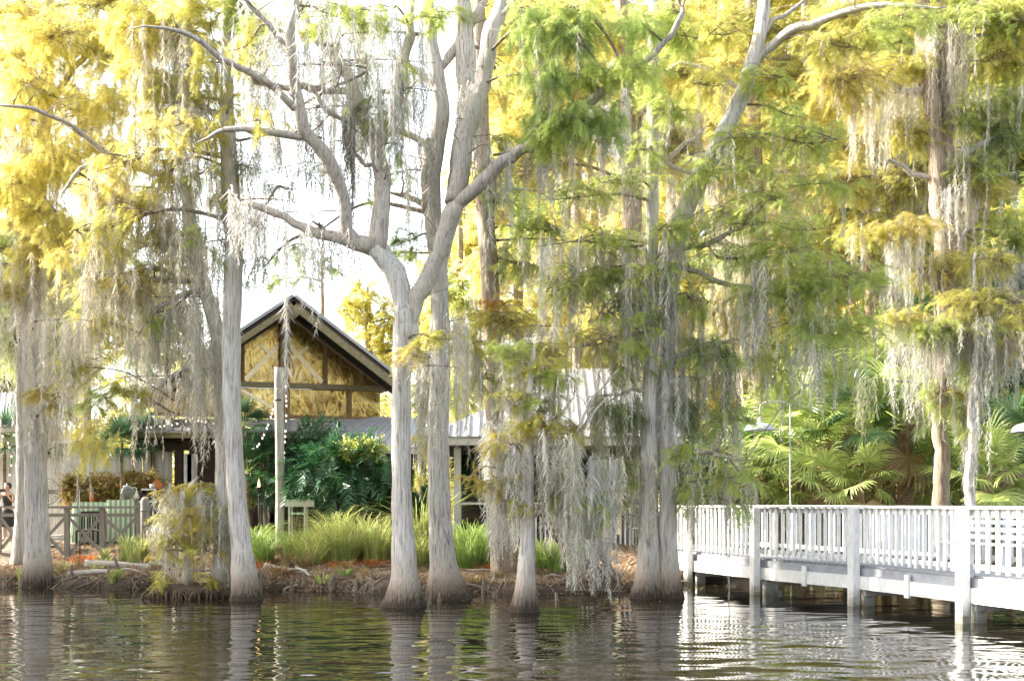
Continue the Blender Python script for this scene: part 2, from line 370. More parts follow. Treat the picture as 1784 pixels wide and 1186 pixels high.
def tree(name, label, Y, trunk, limbs=(), boughs=(), curtains=(), group=None, bk='bark', lb='bark_limb', butt=1.0, big=False, cat='tree', tpl=None, lmat='leaf', ssc=None, n=14, parts=True):
    SEED[0] += 1; rng = np.random.default_rng(SEED[0])
    stems = trunk if isinstance(trunk[0][0], (list, tuple)) else [trunk]
    T = [to3(s, Y) for s in stems]
    foot = T[0][0][:3].copy()
    for t in T:                                   # carry each stem down into the ground or the lake bed
        if t is T[0] or t[0][2] < 1.2:
            e = t[0].copy(); e[2] -= .5; e[3] *= 1.08; t_ = np.vstack([e, t])
            T[[i for i, q in enumerate(T) if q is t][0]] = t_
    root = empty(name, foot, label, cat, group)
    skel = []
    for i, t in enumerate(T):
        wood('trunk', t, M[bk], root, n, .16 if not big else .5, butt if t[0][2] < .6 else 0, seed=SEED[0] * 7 + i); skel.append(spline(t, .2)[:, :4])
    for i, l in enumerate(limbs):
        l3 = to3(l, Y); l3[-1, 3] *= .35; q0 = np.concatenate(skel); q0 = q0[np.argmin(np.linalg.norm(q0[:, :3] - l3[0, :3], axis=1))]
        if .03 < np.linalg.norm(q0[:3] - l3[0, :3]) < 1.6: l3 = np.vstack([[*q0[:3], min(l3[0, 3], q0[3] * .8)], l3])
        lo = wood('limb', l3, M[lb], root, 10, .18, 0, .08, seed=SEED[0] * 13 + i); S = spline(l3, .2)[:, :4]; skel.append(S)
        tw = MB()                                 # bare twigs along the limb
        for k in range(int(len(S) * .55)):
            c = S[rng.integers(len(S) // 5, len(S))]; u = rng.normal(size=3); u[2] = abs(u[2]) * .5 + .1; u /= np.linalg.norm(u); L = rng.uniform(.3, 1.1)
            e = c[:3] + u * L + (0, 0, -.12 * L); m_ = c[:3] + u * L * .5 + rng.normal(0, .06, 3) + (0, 0, .06); sp_ = spline([c[:3], m_, e], .12); tw.tube(sp_, np.linspace(min(.014, c[3] * .5), .003, len(sp_)), 5, False)
            for j in range(rng.integers(1, 4)):
                s0 = sp_[rng.integers(len(sp_) // 3, len(sp_))]; v = u + rng.normal(0, .6, 3); s1 = s0 + v * L * .3; tw.tube(spline([s0, (s0 + s1) / 2 + (0, 0, .03), s1 - (0, 0, .04)], .1), [.005] + [.004] * (len(spline([s0, (s0 + s1) / 2 + (0, 0, .03), s1 - (0, 0, .04)], .1)) - 2) + [.002], 4, False)
        if len(S) > 5 and not big: tw.build('twigs', M['twig'], lo)
    sk = np.concatenate(skel)
    def nearest(p, up=.3):
        d = sk[:, :3] - p; w = np.linalg.norm(d, axis=1) + np.where(d[:, 2] > up, d[:, 2] * 1.5, 0)
        return sk[np.argmin(w)]
    for b in boughs:                              # cx, cy, rx, ry, palette, options
        o = dict(den=1.0, moss=0, droop=.35, dY=0.0, mlen=1.0, s=None, mth=.03, flat=.8, tint=None); o.update(b[5] if len(b) > 5 else {})
        y = Y + o['dY']; c = P(b[0], b[1], y); rx, rz = b[2] * y / F, b[3] * y / F; ry = max(rx, rz) * o['flat']
        rt = nearest(c); r0 = min(rt[3] * .7, .02 + .012 * np.linalg.norm(c - rt[:3]))
        o['den'] *= .85 if b[4] == 'Y' and not big else 1
        s = o['s'] or ssc or (.58 if big else .255)
        nsp = int(o['den'] * (2.9 if not big else 2.3) * PI * rx * rz / (.126 * s * s)); nsp = max(20, min(nsp, 9000))
        nb = max(5, min(int(nsp / 12), 260)); per = max(3, nsp // nb)
        sgn = c - rt[:3]; mid = (rt[:3] + c) / 2 + np.array([0, 0, .12 * np.linalg.norm(sgn)]) + rng.normal(0, .05, 3)
        mb = MB(); far = c + np.array([rx * .6 * (1 if sgn[0] >= 0 else -1), rng.normal(0, ry * .3), -rz * .1])
        spine = spline(np.array([rt[:3], mid, c, far]), .15)
        if r0 > .006: mb.tube(spine, np.linspace(r0, .006, len(spine)), 6)
        pos, dr = [], []; tips = []
        for k in range(nb):
            u = rng.normal(size=3); u /= np.linalg.norm(u); u *= rng.uniform(.35, 1) ** .6
            tg = c + u * np.array([rx, ry, rz]); i0 = int(len(spine) * rng.uniform(.45, .98)); a = spine[min(i0, len(spine) - 1)]
            ln = np.linalg.norm(tg - a); m_ = (a + tg) / 2 + np.array([0, 0, .16 * ln]) + rng.normal(0, .06 * ln, 3)
            br = spline(np.array([a, m_, tg]), max(.06, ln / 10))
            if ln > .08: mb.tube(br, np.linspace(max(.0045, r0 * .3), .003, len(br)), 4, False)
            tt = np.clip(rng.beta(2.2, 1.1, per), .12, 1) * (len(br) - 1.001); j = tt.astype(int); f = (tt - j)[:, None]
            pp = br[j] * (1 - f) + br[np.minimum(j + 1, len(br) - 1)] * f
            d = (br[-1] - br[0]); d[2] *= .4; d /= np.linalg.norm(d) + 1e-6
            sd = np.cross(d, (0, 0, 1)); sgnr = rng.choice([-1, 1], per)[:, None]
            dd = d * rng.uniform(.4, 1.2, (per, 1)) + sd * sgnr * rng.uniform(.1, 1.1, (per, 1)) + rng.normal(0, .22, (per, 3)); dd[:, 2] -= o['droop'] * rng.uniform(.5, 1.6, per)
            pos.append(pp); dr.append(dd); tips.append(br[len(br) // 3:])
        pos = np.concatenate(pos); dr = np.concatenate(dr); nn = len(pos)
        pw = mb.build('bough', M['twig'], root)
        ups = np.array([0, 0, 1.]) + rng.normal(0, .35, (nn, 3))
        col = palcol(b[4], nn, rng)
        V, C = place(tpl or (SPR_BIG if big else SPR), pos, dr, ups, s * rng.uniform(.6, 1.3, nn), col, rng)
        tri_mesh('foliage', V, C, M[lmat], pw)
        if o['moss']:
            al = np.concatenate(tips + [spine[len(spine) // 3:]]); al = al[rng.integers(0, len(al), o['moss'])]
            # strands gather in bunches
            L = o['mlen'] * rng.uniform(.25, 1.0, o['moss']) ** 1.2
            V, C = moss_strands(al, L, o['mth'] * rng.uniform(.5, 1.8, o['moss']), rng, o['tint']); tri_mesh('hanging_moss', V, C, M['moss'], pw)
    for cu in curtains:                           # px0, px1, ytop, longest strand in pixels, number, options
        o = dict(dY=0.0, th=.034, sag=0, spread=.45, tint=None, min=.25); o.update(cu[5] if len(cu) > 5 else {})
        y = Y + o['dY']; a, b_ = P(cu[0], cu[2], y), P(cu[1], cu[2] + o['sag'], y); c = (a + b_) / 2; rt = nearest(c, 3.0)
        if abs(rt[0] - a[0]) > abs(rt[0] - b_[0]): a, b_ = b_, a
        pts = [rt[:3]] if np.linalg.norm(rt[:3] - a) > .15 else []
        pts += [a, (a + b_) / 2 + np.array([0, rng.normal(0, .1), .06]), b_]
        sp = spline(np.array(pts), .12); r0 = min(.035, max(.01, rt[3] * .5))
        pw = MB().tube(sp, np.linspace(r0, .006, len(sp)), 6).build('bough', M['twig'], root)
        n_ = cu[4]; ia = rng.beta(1, .9, n_); cl = np.floor(ia * max(3, n_ // 7)) / max(3, n_ // 7) + rng.normal(0, .022, n_)
        cl = np.clip(cl, 0, 1)[:, None]; anc = a * (1 - cl) + b_ * cl + np.stack([rng.normal(0, .04, n_), rng.normal(0, o['spread'], n_), rng.normal(.02, .06, n_)], 1)
        pk = rng.uniform(.35, 1, max(3, n_ // 7) + 1)
        L = cu[3] * y / F * (o['min'] + (1 - o['min']) * rng.uniform(.2, 1, n_)) * pk[(cl[:, 0] * (len(pk) - 1)).astype(int)]
        V, C = moss_strands(anc, L, o['th'] * rng.uniform(.4, 1.7, n_), rng, o['tint']); tri_mesh('hanging_moss', V, C, M['moss'], pw)
    return root
# ================================================================== camera, sky and sun
cam = bpy.data.cameras.new('camera'); co = bpy.data.objects.new('camera', cam); COL.objects.link(co)
co.location = (0, 0, CH); co.rotation_euler = (PI / 2, 0, 0)
cam.sensor_width = 36; cam.lens = F / 1784 * 36; cam.shift_y = (HY - 593) / 1784; cam.clip_end = 2000; cam.clip_start = .1
SC.camera = co
TO_SUN = Vector((-.86, .20, .48)).normalized()
EL = math.asin(TO_SUN.z); AZ = math.atan2(TO_SUN.x, TO_SUN.y)
w = bpy.data.worlds.new('World'); SC.world = w; w.use_nodes = True; nt = w.node_tree
sky = nt.nodes.new('ShaderNodeTexSky'); sky.sky_type = 'NISHITA'; sky.sun_disc = False
sky.sun_elevation = EL; sky.sun_rotation = AZ; sky.dust_density = 3.0; sky.air_density = 1.0; sky.ozone_density = 1.0
hs = nt.nodes.new('ShaderNodeHueSaturation'); hs.inputs['Saturation'].default_value = .42; nt.links.new(sky.outputs[0], hs.inputs['Color']); nt.links.new(hs.outputs[0], nt.nodes['Background'].inputs[0]); nt.nodes['Background'].inputs[1].default_value = .15
sl = bpy.data.lights.new('sun', 'SUN'); so = bpy.data.objects.new('sun', sl); COL.objects.link(so)
sl.energy = 4.0; sl.angle = R(.6); sl.color = (1, .92, .80); so.rotation_euler = TO_SUN.to_track_quat('Z', 'Y').to_euler()
SC.view_settings.view_transform = 'Standard'; SC.view_settings.look = 'None'; SC.view_settings.gamma = 1; SC.view_settings.exposure = 2.25
SC.render.engine = 'CYCLES'
SC.cycles.max_bounces = 7; SC.cycles.diffuse_bounces = 4; SC.cycles.transmission_bounces = 5; SC.cycles.glossy_bounces = 3; SC.cycles.transparent_max_bounces = 8
SC.cycles.use_denoising = True; SC.cycles.sample_clamp_indirect = 4
SC.cycles.caustics_reflective = False; SC.cycles.caustics_refractive = False

# ================================================================== ground and water
def axis(lo, hi, fine_lo, fine_hi, fine, far):
    a = list(np.arange(fine_lo, fine_hi + .001, fine)); s = fine; v = fine_lo; b = []
    while v > lo: s *= far; v -= s; b.append(v)
    s = fine; v = fine_hi; c = []
    while v < hi: s *= far; v += s; c.append(v)
    return np.array(b[::-1] + a + c)
def grid(name, xs, ys, zf, m):
    X, Y = np.meshgrid(xs, ys); Z = zf(X, Y); nx, ny = len(xs), len(ys)
    me = bpy.data.meshes.new(name); v = np.stack([X, Y, Z], -1).reshape(-1, 3).astype(np.float32)
    i = np.arange((ny - 1) * nx).reshape(ny - 1, nx)[:, :-1].ravel()
    q = np.stack([i, i + 1, i + nx + 1, i + nx], 1).astype(np.int32)
    me.vertices.add(len(v)); me.vertices.foreach_set('co', v.ravel()); me.loops.add(4 * len(q)); me.loops.foreach_set('vertex_index', q.ravel())
    me.polygons.add(len(q)); me.polygons.foreach_set('loop_start', np.arange(0, 4 * len(q), 4, dtype=np.int32)); me.polygons.foreach_set('use_smooth', np.ones(len(q), bool))
    me.update(calc_edges=True); o = link(me, name, m, None); o['kind'] = 'structure'; return o
m, nt, b = mat('ground_litter'); b.inputs['Roughness'].default_value = .95
f = noise(nt, 5, 8, (1, 1, 1), rough=.7); g = noise(nt, .9, 4); h = noise(nt, 30, 5, (1, 2.5, 1))
c = ramp(nt, f, [(.3, (.05, .034, .022)), (.46, (.14, .098, .062)), (.6, (.24, .172, .115)), (.75, (.38, .30, .21))])
c = mix(nt, ramp(nt, h, [(.45, (0, 0, 0)), (.65, (.6, .6, .6))]), c, (.33, .26, .185))
geo = N(nt, 'ShaderNodeNewGeometry'); s = N(nt, 'ShaderNodeSeparateXYZ'); nt.links.new(geo.outputs['Position'], s.inputs[0])
mr = N(nt, 'ShaderNodeMapRange'); nt.links.new(s.outputs[2], mr.inputs[0])
for k, v in ((1, .05), (2, .34), (3, 1.0), (4, 0.0)): mr.inputs[k].default_value = v
c = mix(nt, mr.outputs[0], c, (.035, .022, .014)); nt.links.new(c, b.inputs['Base Color']); bump(nt, b, f, .9, .06)
grid('ground', axis(-300, 300, -16, 18, .22, 1.16), np.concatenate([np.arange(20, 44, .16), axis(44, 600, 44, 46, .5, 1.2)[1:]]), np.vectorize(gz), m)

wv = [(RNG.uniform(0, 6.28), RNG.normal(0, .33), k, a) for k, a in ((2.1, .0030), (3.1, .0028), (4.4, .0028), (6.3, .0026), (8.5, .0023), (12, .0018), (16, .0014), (21, .0010), (27, .0007), (36, .0004))]
wv += [(RNG.uniform(0, 6.28), RNG.normal(0, .3), k * 1.13, a * .8) for _, _, k, a in wv]
def waves(X, Y):
    Z = np.zeros_like(X)
    for ph, an, k, a in wv:
        Z += a * np.sin(k * (math.cos(an) * Y + math.sin(an) * X) + ph + .9 * np.sin(.35 * X * (1 + an) + ph) + .5 * np.sin(.5 * Y + 2 * ph))
    calm = .55 + .45 * np.sin(.31 * X + .9 * np.sin(.4 * Y)) * np.sin(.45 * Y + .6)
    return Z * np.clip((31 - Y) / 12, .22, 1.5) * (.55 + .45 * calm)
m, nt, b = mat('lake_water'); b.inputs['Base Color'].default_value = (.012, .010, .006, 1); b.inputs['Roughness'].default_value = .015; b.inputs['IOR'].default_value = 1.36
f = noise(nt, 1.0, 3, (2.2, 9, 1)); bump(nt, b, f, .06, .02)
xs = axis(-250, 250, -10, 11, .09, 1.25); ys = np.concatenate([axis(-150, 11, 11, 11.04, .3, 1.3)[:-1], np.arange(11.04, 32, .05), axis(32, 44, 32, 32.1, .3, 1.2)[1:]])
grid('lake_water', xs, ys, waves, m)

# ================================================================== boardwalk
K = [np.array(k) for k in ((8.75, 16.6), (7.66, 20.5), (6.78, 23.85), (5.47, 26.9), (4.47, 30.1), (3.45, 33.3))]
W_ = np.array((.95, .312)); BW = 2.3
bw = empty('boardwalk', (*K[2], 0), 'white painted boardwalk with slatted railings on posts over the lake', 'boardwalk')
def v3(p, z): return np.array([p[0], p[1], z])
for a, b_ in zip(K[:-1], K[1:]):
    d = MB(); u = (b_ - a) / np.linalg.norm(b_ - a); L = np.linalg.norm(b_ - a); n = int(L / .145)
    for i in range(n):                            # deck boards across the walk
        c = a + u * (i + .5) * L / n + W_ * (BW / 2 + .03); rz = math.atan2(W_[1], W_[0])
        d.box((*c, .775), (BW - .04, L / n - .008, .04), rz)
    d.build('deck', M['deck'], bw)
    e = MB(); o_ = -W_ * .012; e.bar(v3(a + o_, .675), v3(b_ + o_, .675), .02, .155); i_ = W_ * (BW + .08); e.bar(v3(a + i_, .675), v3(b_ + i_, .675), .02, .155); e.build('deck_edge', M['deck'], bw)
    e = MB(); o_ = -W_ * .055; e.bar(v3(a + o_, .465), v3(b_ + o_, .465), .06, .255); e.bar(v3(a + i_ + W_ * .04, .465), v3(b_ + i_ + W_ * .04, .465), .06, .255)
    for q in (.5, 1.1, 1.7): e.bar(v3(a + W_ * q, .62), v3(b_ + W_ * q, .62), .05, .25)
    e.build('side_beam', M['paint'], bw)
    for off, sd in ((-.05, 1), (BW + .06, -1)):
        rl = MB(); o_ = W_ * (off + .012 * sd); rl.bar(v3(a + o_, 1.925), v3(b_ + o_, 1.925), .16, .045); rail = rl.build('top_rail', M['paint'], bw)
        s_ = MB(); o_ = W_ * (off + .045 * sd); s_.bar(v3(a + o_, 1.845), v3(b_ + o_, 1.845), .04, .10); s_.bar(v3(a + o_, .945), v3(b_ + o_, .945), .04, .09); s_.build('lower_rail', M['paint'], rail)
        n = 16; bl = MB(); o_ = W_ * off
        for i in range(1, n):
            p = a + u * L * i / n + o_; q = random.gauss(0, .004)
            bl.box((p[0] + q, p[1], 1.375 + random.gauss(0, .006)), ((.075, .04, 1.05) if sd > 0 else (.04, .04, 1.05)), math.atan2(u[1], u[0]))
        bl.build('balusters', M['paint'], rail)
for i, k in enumerate(K[:-1]):
    rz = math.atan2(W_[1], W_[0])
    p = MB(); q = k - W_ * .17; p.box((q[0], q[1], .60), (.15, .19, 2.6), rz); p.build('post', M['paint'], bw)
    p = MB(); q = k + W_ * .16; p.box((q[0], q[1], -.1), (.19, .17, 1.15), rz); p.build('pile', M['paint'], bw)
    p = MB(); q = k + W_ * (BW - .1); p.box((q[0], q[1], .6), (.15, .17, 2.6), rz); p.build('post', M['paint'], bw)
    p = MB(); p.bar(v3(k + W_ * .06 + np.array((-.03, -.11)), .315), v3(k + W_ * (BW + .12) + np.array((-.03, -.11)), .315), .09, .22); p.build('cross_beam', M['paint'], bw)
    if i in (2, 1):
        m_ = (K[i] + K[i + 1]) / 2 - W_ * .10; p = MB(); p.box((*m_, .50), (.05, .13, .42), rz); p.build('beam_splice', M['paint'], bw)
# bench standing against the far railing
bs, be = K[1] + (K[2] - K[1]) * .06 + W_ * 1.75, K[1] + (K[2] - K[1]) * .97 + W_ * 1.75
be_root = empty('bench', (*((bs + be) / 2), .795), 'long white slatted bench standing on the boardwalk behind the railing', 'bench')
p = MB()
for q in (0, .13, .26): p.bar(v3(bs + W_ * (q - .05), 1.235), v3(be + W_ * (q - .05), 1.235), .11, .035)
p.build('seat', M['paint'], be_root); p = MB()
for z in (1.36, 1.5, 1.64, 1.76): p.bar(v3(bs + W_ * .32, z), v3(be + W_ * .32, z), .03, .085)
p.build('backrest', M['paint'], be_root)
for q in (.03, .36, .66, .97):
    c = bs + (be - bs) * q; p = MB(); p.bar(v3(c - W_ * .05, .795), v3(c - W_ * .05, 1.215), .07, .07, (0, 1, 0)); p.bar(v3(c + W_ * .37, .795), v3(c + W_ * .37, 1.8), .06, .06, (0, 1, 0)); p.build('leg', M['paint'], be_root)
# tall lamps
def lamp(px, Y, label, polepx):
    z0 = .795; top = P(px, 700, Y)[2]; x = P(px, 0, Y)[0]; xp = P(polepx, 0, Y + .0)[0]; sgn = 1 if xp > x else -1
    t = empty('street_lamp', (xp, Y, z0), label, 'lamp', 'gooseneck lamps along the boardwalk')
    pts = [(xp, Y, z0 - .7), (xp - .02 * sgn, Y, 2.6), (xp - .02 * sgn, Y, top - .25), (xp - .06 * sgn, Y, top - .07), (xp - .2 * sgn, Y, top), (x + .25 * sgn, Y, top), (x + .08 * sgn, Y, top - .03), (x, Y, top - .12), (x, Y, top - .34)]
    MB().tube(spline(pts, .06), .017, 8).build('pole', M['lamp'], t)
    zz = P(0, 736, Y)[2]; r = 27 / F * Y
    sh = MB().lathe((x, Y, zz), [(.03, .14), (.055, .12), (.055, 0), (r * .55, -.03), (r * .85, -.08), (r, -.17), (r * 1.02, -.20), (r * .98, -.20), (r * .8, -.085), (.05, -.04)], 24).build('lamp_shade', M['lamp'], t)
    MB().lathe((x, Y, zz - .17), [(.03, .1), (.05, .06), (.055, 0), (.04, -.045), (.01, -.06)], 12).build('bulb', M['lamp'], sh)
lamp(1324, 31.6, 'grey gooseneck lamp with a wide dish shade hanging before the palms', 1378)
lamp(1790, 25.5, 'grey gooseneck lamp cut by the right edge of the picture', 1850)

# ================================================================== gable house
th = R(20); tv = np.array((math.cos(th), math.sin(th), 0)); nv = np.array((math.sin(th), -math.cos(th), 0)); C0 = np.array((-7.05, 38.0, 0)); SL = .72; ZP = 7.95
house = empty('gable_house', (C0[0], C0[1], 1.0), 'timber gable house with honey coloured windows under a grey metal roof', 'house')
def hp(u, z, d=0): return C0 + tv * u + nv * d + np.array((0, 0, z))
def roofz(u): return ZP - SL * abs(u)
WL, WR = -4.15, 3.35
for s_, wu, nm in ((-1, -WL, 'left'), (1, WR, 'right')):
    a, b_, c, d = hp(0, ZP + .16, 1.75), hp(s_ * wu, ZP + .16 - SL * wu, 1.75), hp(s_ * wu, ZP + .16 - SL * wu, -8), hp(0, ZP + .16, -8)
    q = [a, b_, c, d] if s_ < 0 else [a, d, c, b_]
    rf = MB().poly(q, .09).build('roof', M['metal_roof'], house)
    rb = MB()
    for k in range(26):
        dd = 1.65 - k * .38; rb.bar(hp(0, ZP + .195, dd), hp(s_ * wu, ZP + .195 - SL * wu, dd), .03, .03)
    rb.build('seams', M['metal_roof'], rf)
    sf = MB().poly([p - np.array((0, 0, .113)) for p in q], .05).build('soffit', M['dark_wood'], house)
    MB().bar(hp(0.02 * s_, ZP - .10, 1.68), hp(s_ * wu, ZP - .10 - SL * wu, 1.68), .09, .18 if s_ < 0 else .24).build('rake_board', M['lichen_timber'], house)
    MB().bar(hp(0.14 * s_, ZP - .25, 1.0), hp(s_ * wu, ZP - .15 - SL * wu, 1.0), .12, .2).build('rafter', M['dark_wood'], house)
MB().tube([hp(0, ZP - .30, 1.73), hp(0, ZP - .26, 0), hp(0, ZP - .26, -4)], .17, 14).build('ridge_log', M['lichen_timber'], house)
ZB, ZM = 4.72, 5.62
MB().box(hp(0, (ZP - .3 + 1) / 2, .09), (.30, .26, ZP - 1.3), th).build('centre_post', M['frame'], house)
MB().bar(hp(WL + .1, ZM, .1), hp(-.152, ZM, .1), .16, .17).build('tie_beam', M['lichen_timber'], house)
MB().bar(hp(.152, ZM, .1), hp(WR - .1, ZM, .1), .16, .17).build('tie_beam', M['lichen_timber'], house)
MB().bar(hp(WL + .1, ZB - .06, .08), hp(-.152, ZB - .06, .08), .16, .11).build('sill_beam', M['frame'], house)
MB().bar(hp(.152, ZB - .06, .08), hp(WR - .1, ZB - .06, .08), .16, .11).build('sill_beam', M['frame'], house)
upm, lom = [-2.75, -1.28, 0, 1.28, 2.42], [-2.9, -1.5, 0, 2.05]
cells = []
edges = [WL + .2] + upm + [WR - .25]
for a, b_ in zip(edges[:-1], edges[1:]):
    if roofz(max(abs(a), abs(b_))) - .2 < ZM + .1 and roofz(min(abs(a), abs(b_))) < ZM + .3: continue
    cells.append((a + .06, b_ - .06, ZM + .088, None))
edges = [WL + .2] + lom + [WR - .25]
for a, b_ in zip(edges[:-1], edges[1:]): cells.append((a + .06, b_ - .06, ZB, ZM - .088))
for a, b_, z0, z1 in cells:
    if z1 is None: q = [hp(a, z0), hp(b_, z0), hp(b_, max(z0 + .02, roofz(b_) - .10)), hp(a, max(z0 + .02, roofz(a) - .10))]
    else: q = [hp(a, z0), hp(b_, z0), hp(b_, min(z1, roofz(b_) - .05)), hp(a, min(z1, roofz(a) - .05))]
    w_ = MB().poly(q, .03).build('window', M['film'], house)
    br = MB(); mid = (a + b_) / 2
    if z1 is None and min(abs(a), abs(b_)) < .2:  # crossing braces that show pale through the film
        s_ = 1 if mid > 0 else -1
        br.bar(hp(mid - s_ * .55, z0 + 1.25, .012), hp(mid + s_ * .55, z0 + .06, .012), .02, .15); br.bar(hp(mid - s_ * .4, z0 + .75, .014), hp(mid + s_ * .1, z0 + 1.15, .014), .02, .11); br.build('brace', M['tan_wood'], w_)
    elif z1 is not None and mid < 0 and mid > -2:
        br.bar(hp(a + .1, z1 - .05, .012), hp(b_ - .1, z0 + .1, .012), .02, .10); br.build('brace', M['tan_wood'], w_)
for x in upm:
    if x != 0: MB().bar(hp(x, ZM + .088, .04), hp(x, roofz(x) - .1, .04), .12, .13, (0, 1, 0)).build('mullion', M['frame'], house)
for x in lom:
    if x != 0: MB().bar(hp(x, ZB, .04), hp(x, ZM - .088, .04), .12, .13, (0, 1, 0)).build('mullion', M['frame'], house)
# porch under the gable
def band(pxa, pxb, y0, Y0, y1, Y1, thick=.05): return [P(pxa, y1, Y1), P(pxb, y1, Y1), P(pxb, y0, Y0), P(pxa, y0, Y0)]
q = band(196, 640, 730, 37.3, 750, 35.9); rf = MB().poly(q, .05).build('porch_roof', M['metal_roof'], house)
rb = MB()
for k in range(28):
    t = (k + .5) / 28; a = q[0] * (1 - t) + q[1] * t; b_ = q[3] * (1 - t) + q[2] * t; rb.bar(a + (0, 0, .02), b_ + (0, 0, .02), .03, .025)
rb.build('seams', M['metal_roof'], rf)
MB().bar(P(196, 758, 36.02), P(640, 758, 36.02), .08, .16).build('porch_fascia', M['lichen_timber'], house)
MB().bar(P(240, 772, 36.5), P(640, 772, 36.5), .12, .42).build('porch_beam', M['dark_wood'], house)
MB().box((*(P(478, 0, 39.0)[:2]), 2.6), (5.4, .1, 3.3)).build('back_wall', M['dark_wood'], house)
for px in (312, 500, 636): MB().box((*(P(px, 0, 36.5)[:2]), 2.3), (.22, .22, 2.7)).build('porch_post', M['dark_wood'], house)
for px, wd in ((322, .42), (335, .3), (468, .36), (476, .25)):
    MB().box((*(P(px, 0, 37.6)[:2]), 2.4), (wd, .04, 2.2)).build('shutter', M['groove'], house)
# side porch with the hipped roof between house and summer house
sp = empty('side_porch', P(650, 900, 36.5), 'low side porch with a pale hipped metal roof right of the gable house', 'porch')
q = [P(572, 776, 34.6), P(742, 780, 34.6), P(742, 728, 37.2), P(650, 726, 37.2)]; rf = MB().poly(q, .05).build('roof', M['metal_roof'], sp)
rb = MB()
for k in range(12):
    t = (k + .5) / 12; a = q[0] * (1 - t) + q[1] * t; b_ = q[3] * (1 - t) + q[2] * t; rb.bar(a + (0, 0, .02), b_ + (0, 0, .02), .03, .025)
rb.build('seams', M['metal_roof'], rf)
MB().poly([q[0], q[3], P(560, 740, 37.4)], .04).build('hip', M['metal_roof'], sp)
MB().bar(P(574, 782, 34.65), P(742, 786, 34.65), .06, .16).build('fascia', M['cream'], sp)
for px in (586, 662, 738): MB().box((*(P(px, 0, 34.9)[:2]), 2.2), (.14, .14, 2.6)).build('post', M['dark_wood'], sp)
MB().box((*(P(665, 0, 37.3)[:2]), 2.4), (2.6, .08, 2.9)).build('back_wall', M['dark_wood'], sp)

# ================================================================== summer house at the end of the boardwalk
gz_root = empty('summer_house', (.9, 35.5, .8), 'open cream summer house with a hipped pale metal roof at the boardwalk end', 'pavilion')
e0, e1 = P(737, 760, 33.3), P(1195, 762, 33.3); zb = e0[2]; r0, r1 = P(1000, 642, 37.0), P(1092, 652, 37.0); r1[2] = r0[2]
bk0, bk1 = np.array((e0[0], 41.0, zb)), np.array((e1[0], 41.0, zb)); e1[2] = zb
for q in ([e0, e1, r1, r0], [e1, bk1, r1], [bk1, bk0, r0, r1], [bk0, e0, r0]):
    rf = MB().poly(q, .05).build('roof', M['metal_roof'], gz_root)
    if len(q) == 4 and q[0] is e0:
        rb = MB()
        for k in range(26):
            t = (k + .5) / 26; x = e0[0] + (e1[0] - e0[0]) * t; h = min(1, (x - e0[0]) / (r0[0] - e0[0]), (e1[0] - x) / (e1[0] - r1[0])); rb.bar((x, e0[1], zb + .02), (x, e0[1] + (r0[1] - e0[1]) * h, zb + .02 + (r0[2] - zb) * h), .035, .03)
        rb.build('seams', M['metal_roof'], rf)
MB().bar(e0 + (.05, .08, -.13), e1 + (-.05, .08, -.13), .06, .20).build('fascia', M['cream'], gz_root)
MB().bar(e0 + (.08, .15, -.13), bk0 + (.08, -.1, -.13), .06, .20).build('fascia', M['cream'], gz_root)
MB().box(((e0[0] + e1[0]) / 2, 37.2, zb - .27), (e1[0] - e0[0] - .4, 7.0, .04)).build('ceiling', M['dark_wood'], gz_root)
yw = 34.0
MB().box((.85, 37.3, .72), (4.9, 6.6, .12)).build('floor', M['deck'], gz_root)
for px in (797, 853, 912, 985, 1056):
    x = P(px, 0, yw)[0]; MB().box((x, yw, 1.98), (.19, .19, 3.1)).build('post', M['cream'], gz_root)
for y in (36.4, 39.6):
    for x in (P(797, 0, yw)[0], P(1056, 0, yw)[0]): MB().box((x, y, 1.98), (.19, .19, 3.1)).build('post', M['cream'], gz_root)
MB().bar(P(797, 762, yw) + (.1, 0, -.1), P(1056, 762, yw) + (-.1, 0, -.1), .15, .18).build('head_beam', M['cream'], gz_root)
MB().bar((P(797, 0, yw)[0] + .1, yw - .04, 1.99), (3.45, yw - .04, 1.99), .2, .06).build('sill', M['cream'], gz_root)
bl = MB()
for k in range(30):
    x = P(860, 0, yw)[0] + .13 * k; bl.box((x, yw - .02, 1.38), (.045, .045, 1.15))
bl.build('balusters', M['paint'], gz_root)
MB().box((-.95, yw + .12, 1.38), (.9, .03, 1.1)).build('dark_screen', M['dark_wood'], gz_root)  # dark sheet standing in for the shaded opening under the sill
MB().box((.9, 40.4, 2.2), (5.0, .06, 2.9)).build('back_wall', M['dark_wood'], gz_root)  # dark wall added to keep the bright wood out of the shaded inside

# ================================================================== white shed, wall and garden fences
shed = empty('white_shed', P(10, 930, 38.5), 'white shed with a ribbed metal roof behind the left trunks', 'shed')
q = [P(-70, 742, 36.4), P(108, 742, 36.4), P(112, 684, 40.0), P(-60, 684, 40.0)]; rf = MB().poly(q, .05).build('roof', M['metal_roof'], shed); rb = MB()
for k in range(16):
    t = (k + .5) / 16; a = q[0] * (1 - t) + q[1] * t; b_ = q[3] * (1 - t) + q[2] * t; rb.bar(a + (0, 0, .02), b_ + (0, 0, .02), .03, .03)
rb.build('seams', M['metal_roof'], rf)
MB().box((P(15, 0, 37.2)[0], 38.4, 2.4), (2.6, 2.4, 3.2)).build('wall', M['groove'], shed)
MB().bar(P(-66, 748, 36.45), P(106, 748, 36.45), .05, .16).build('fascia', M['cream'], shed)
wl = empty('board_wall', P(190, 940, 37), 'long white grooved board wall behind the croton shrubs', 'wall')
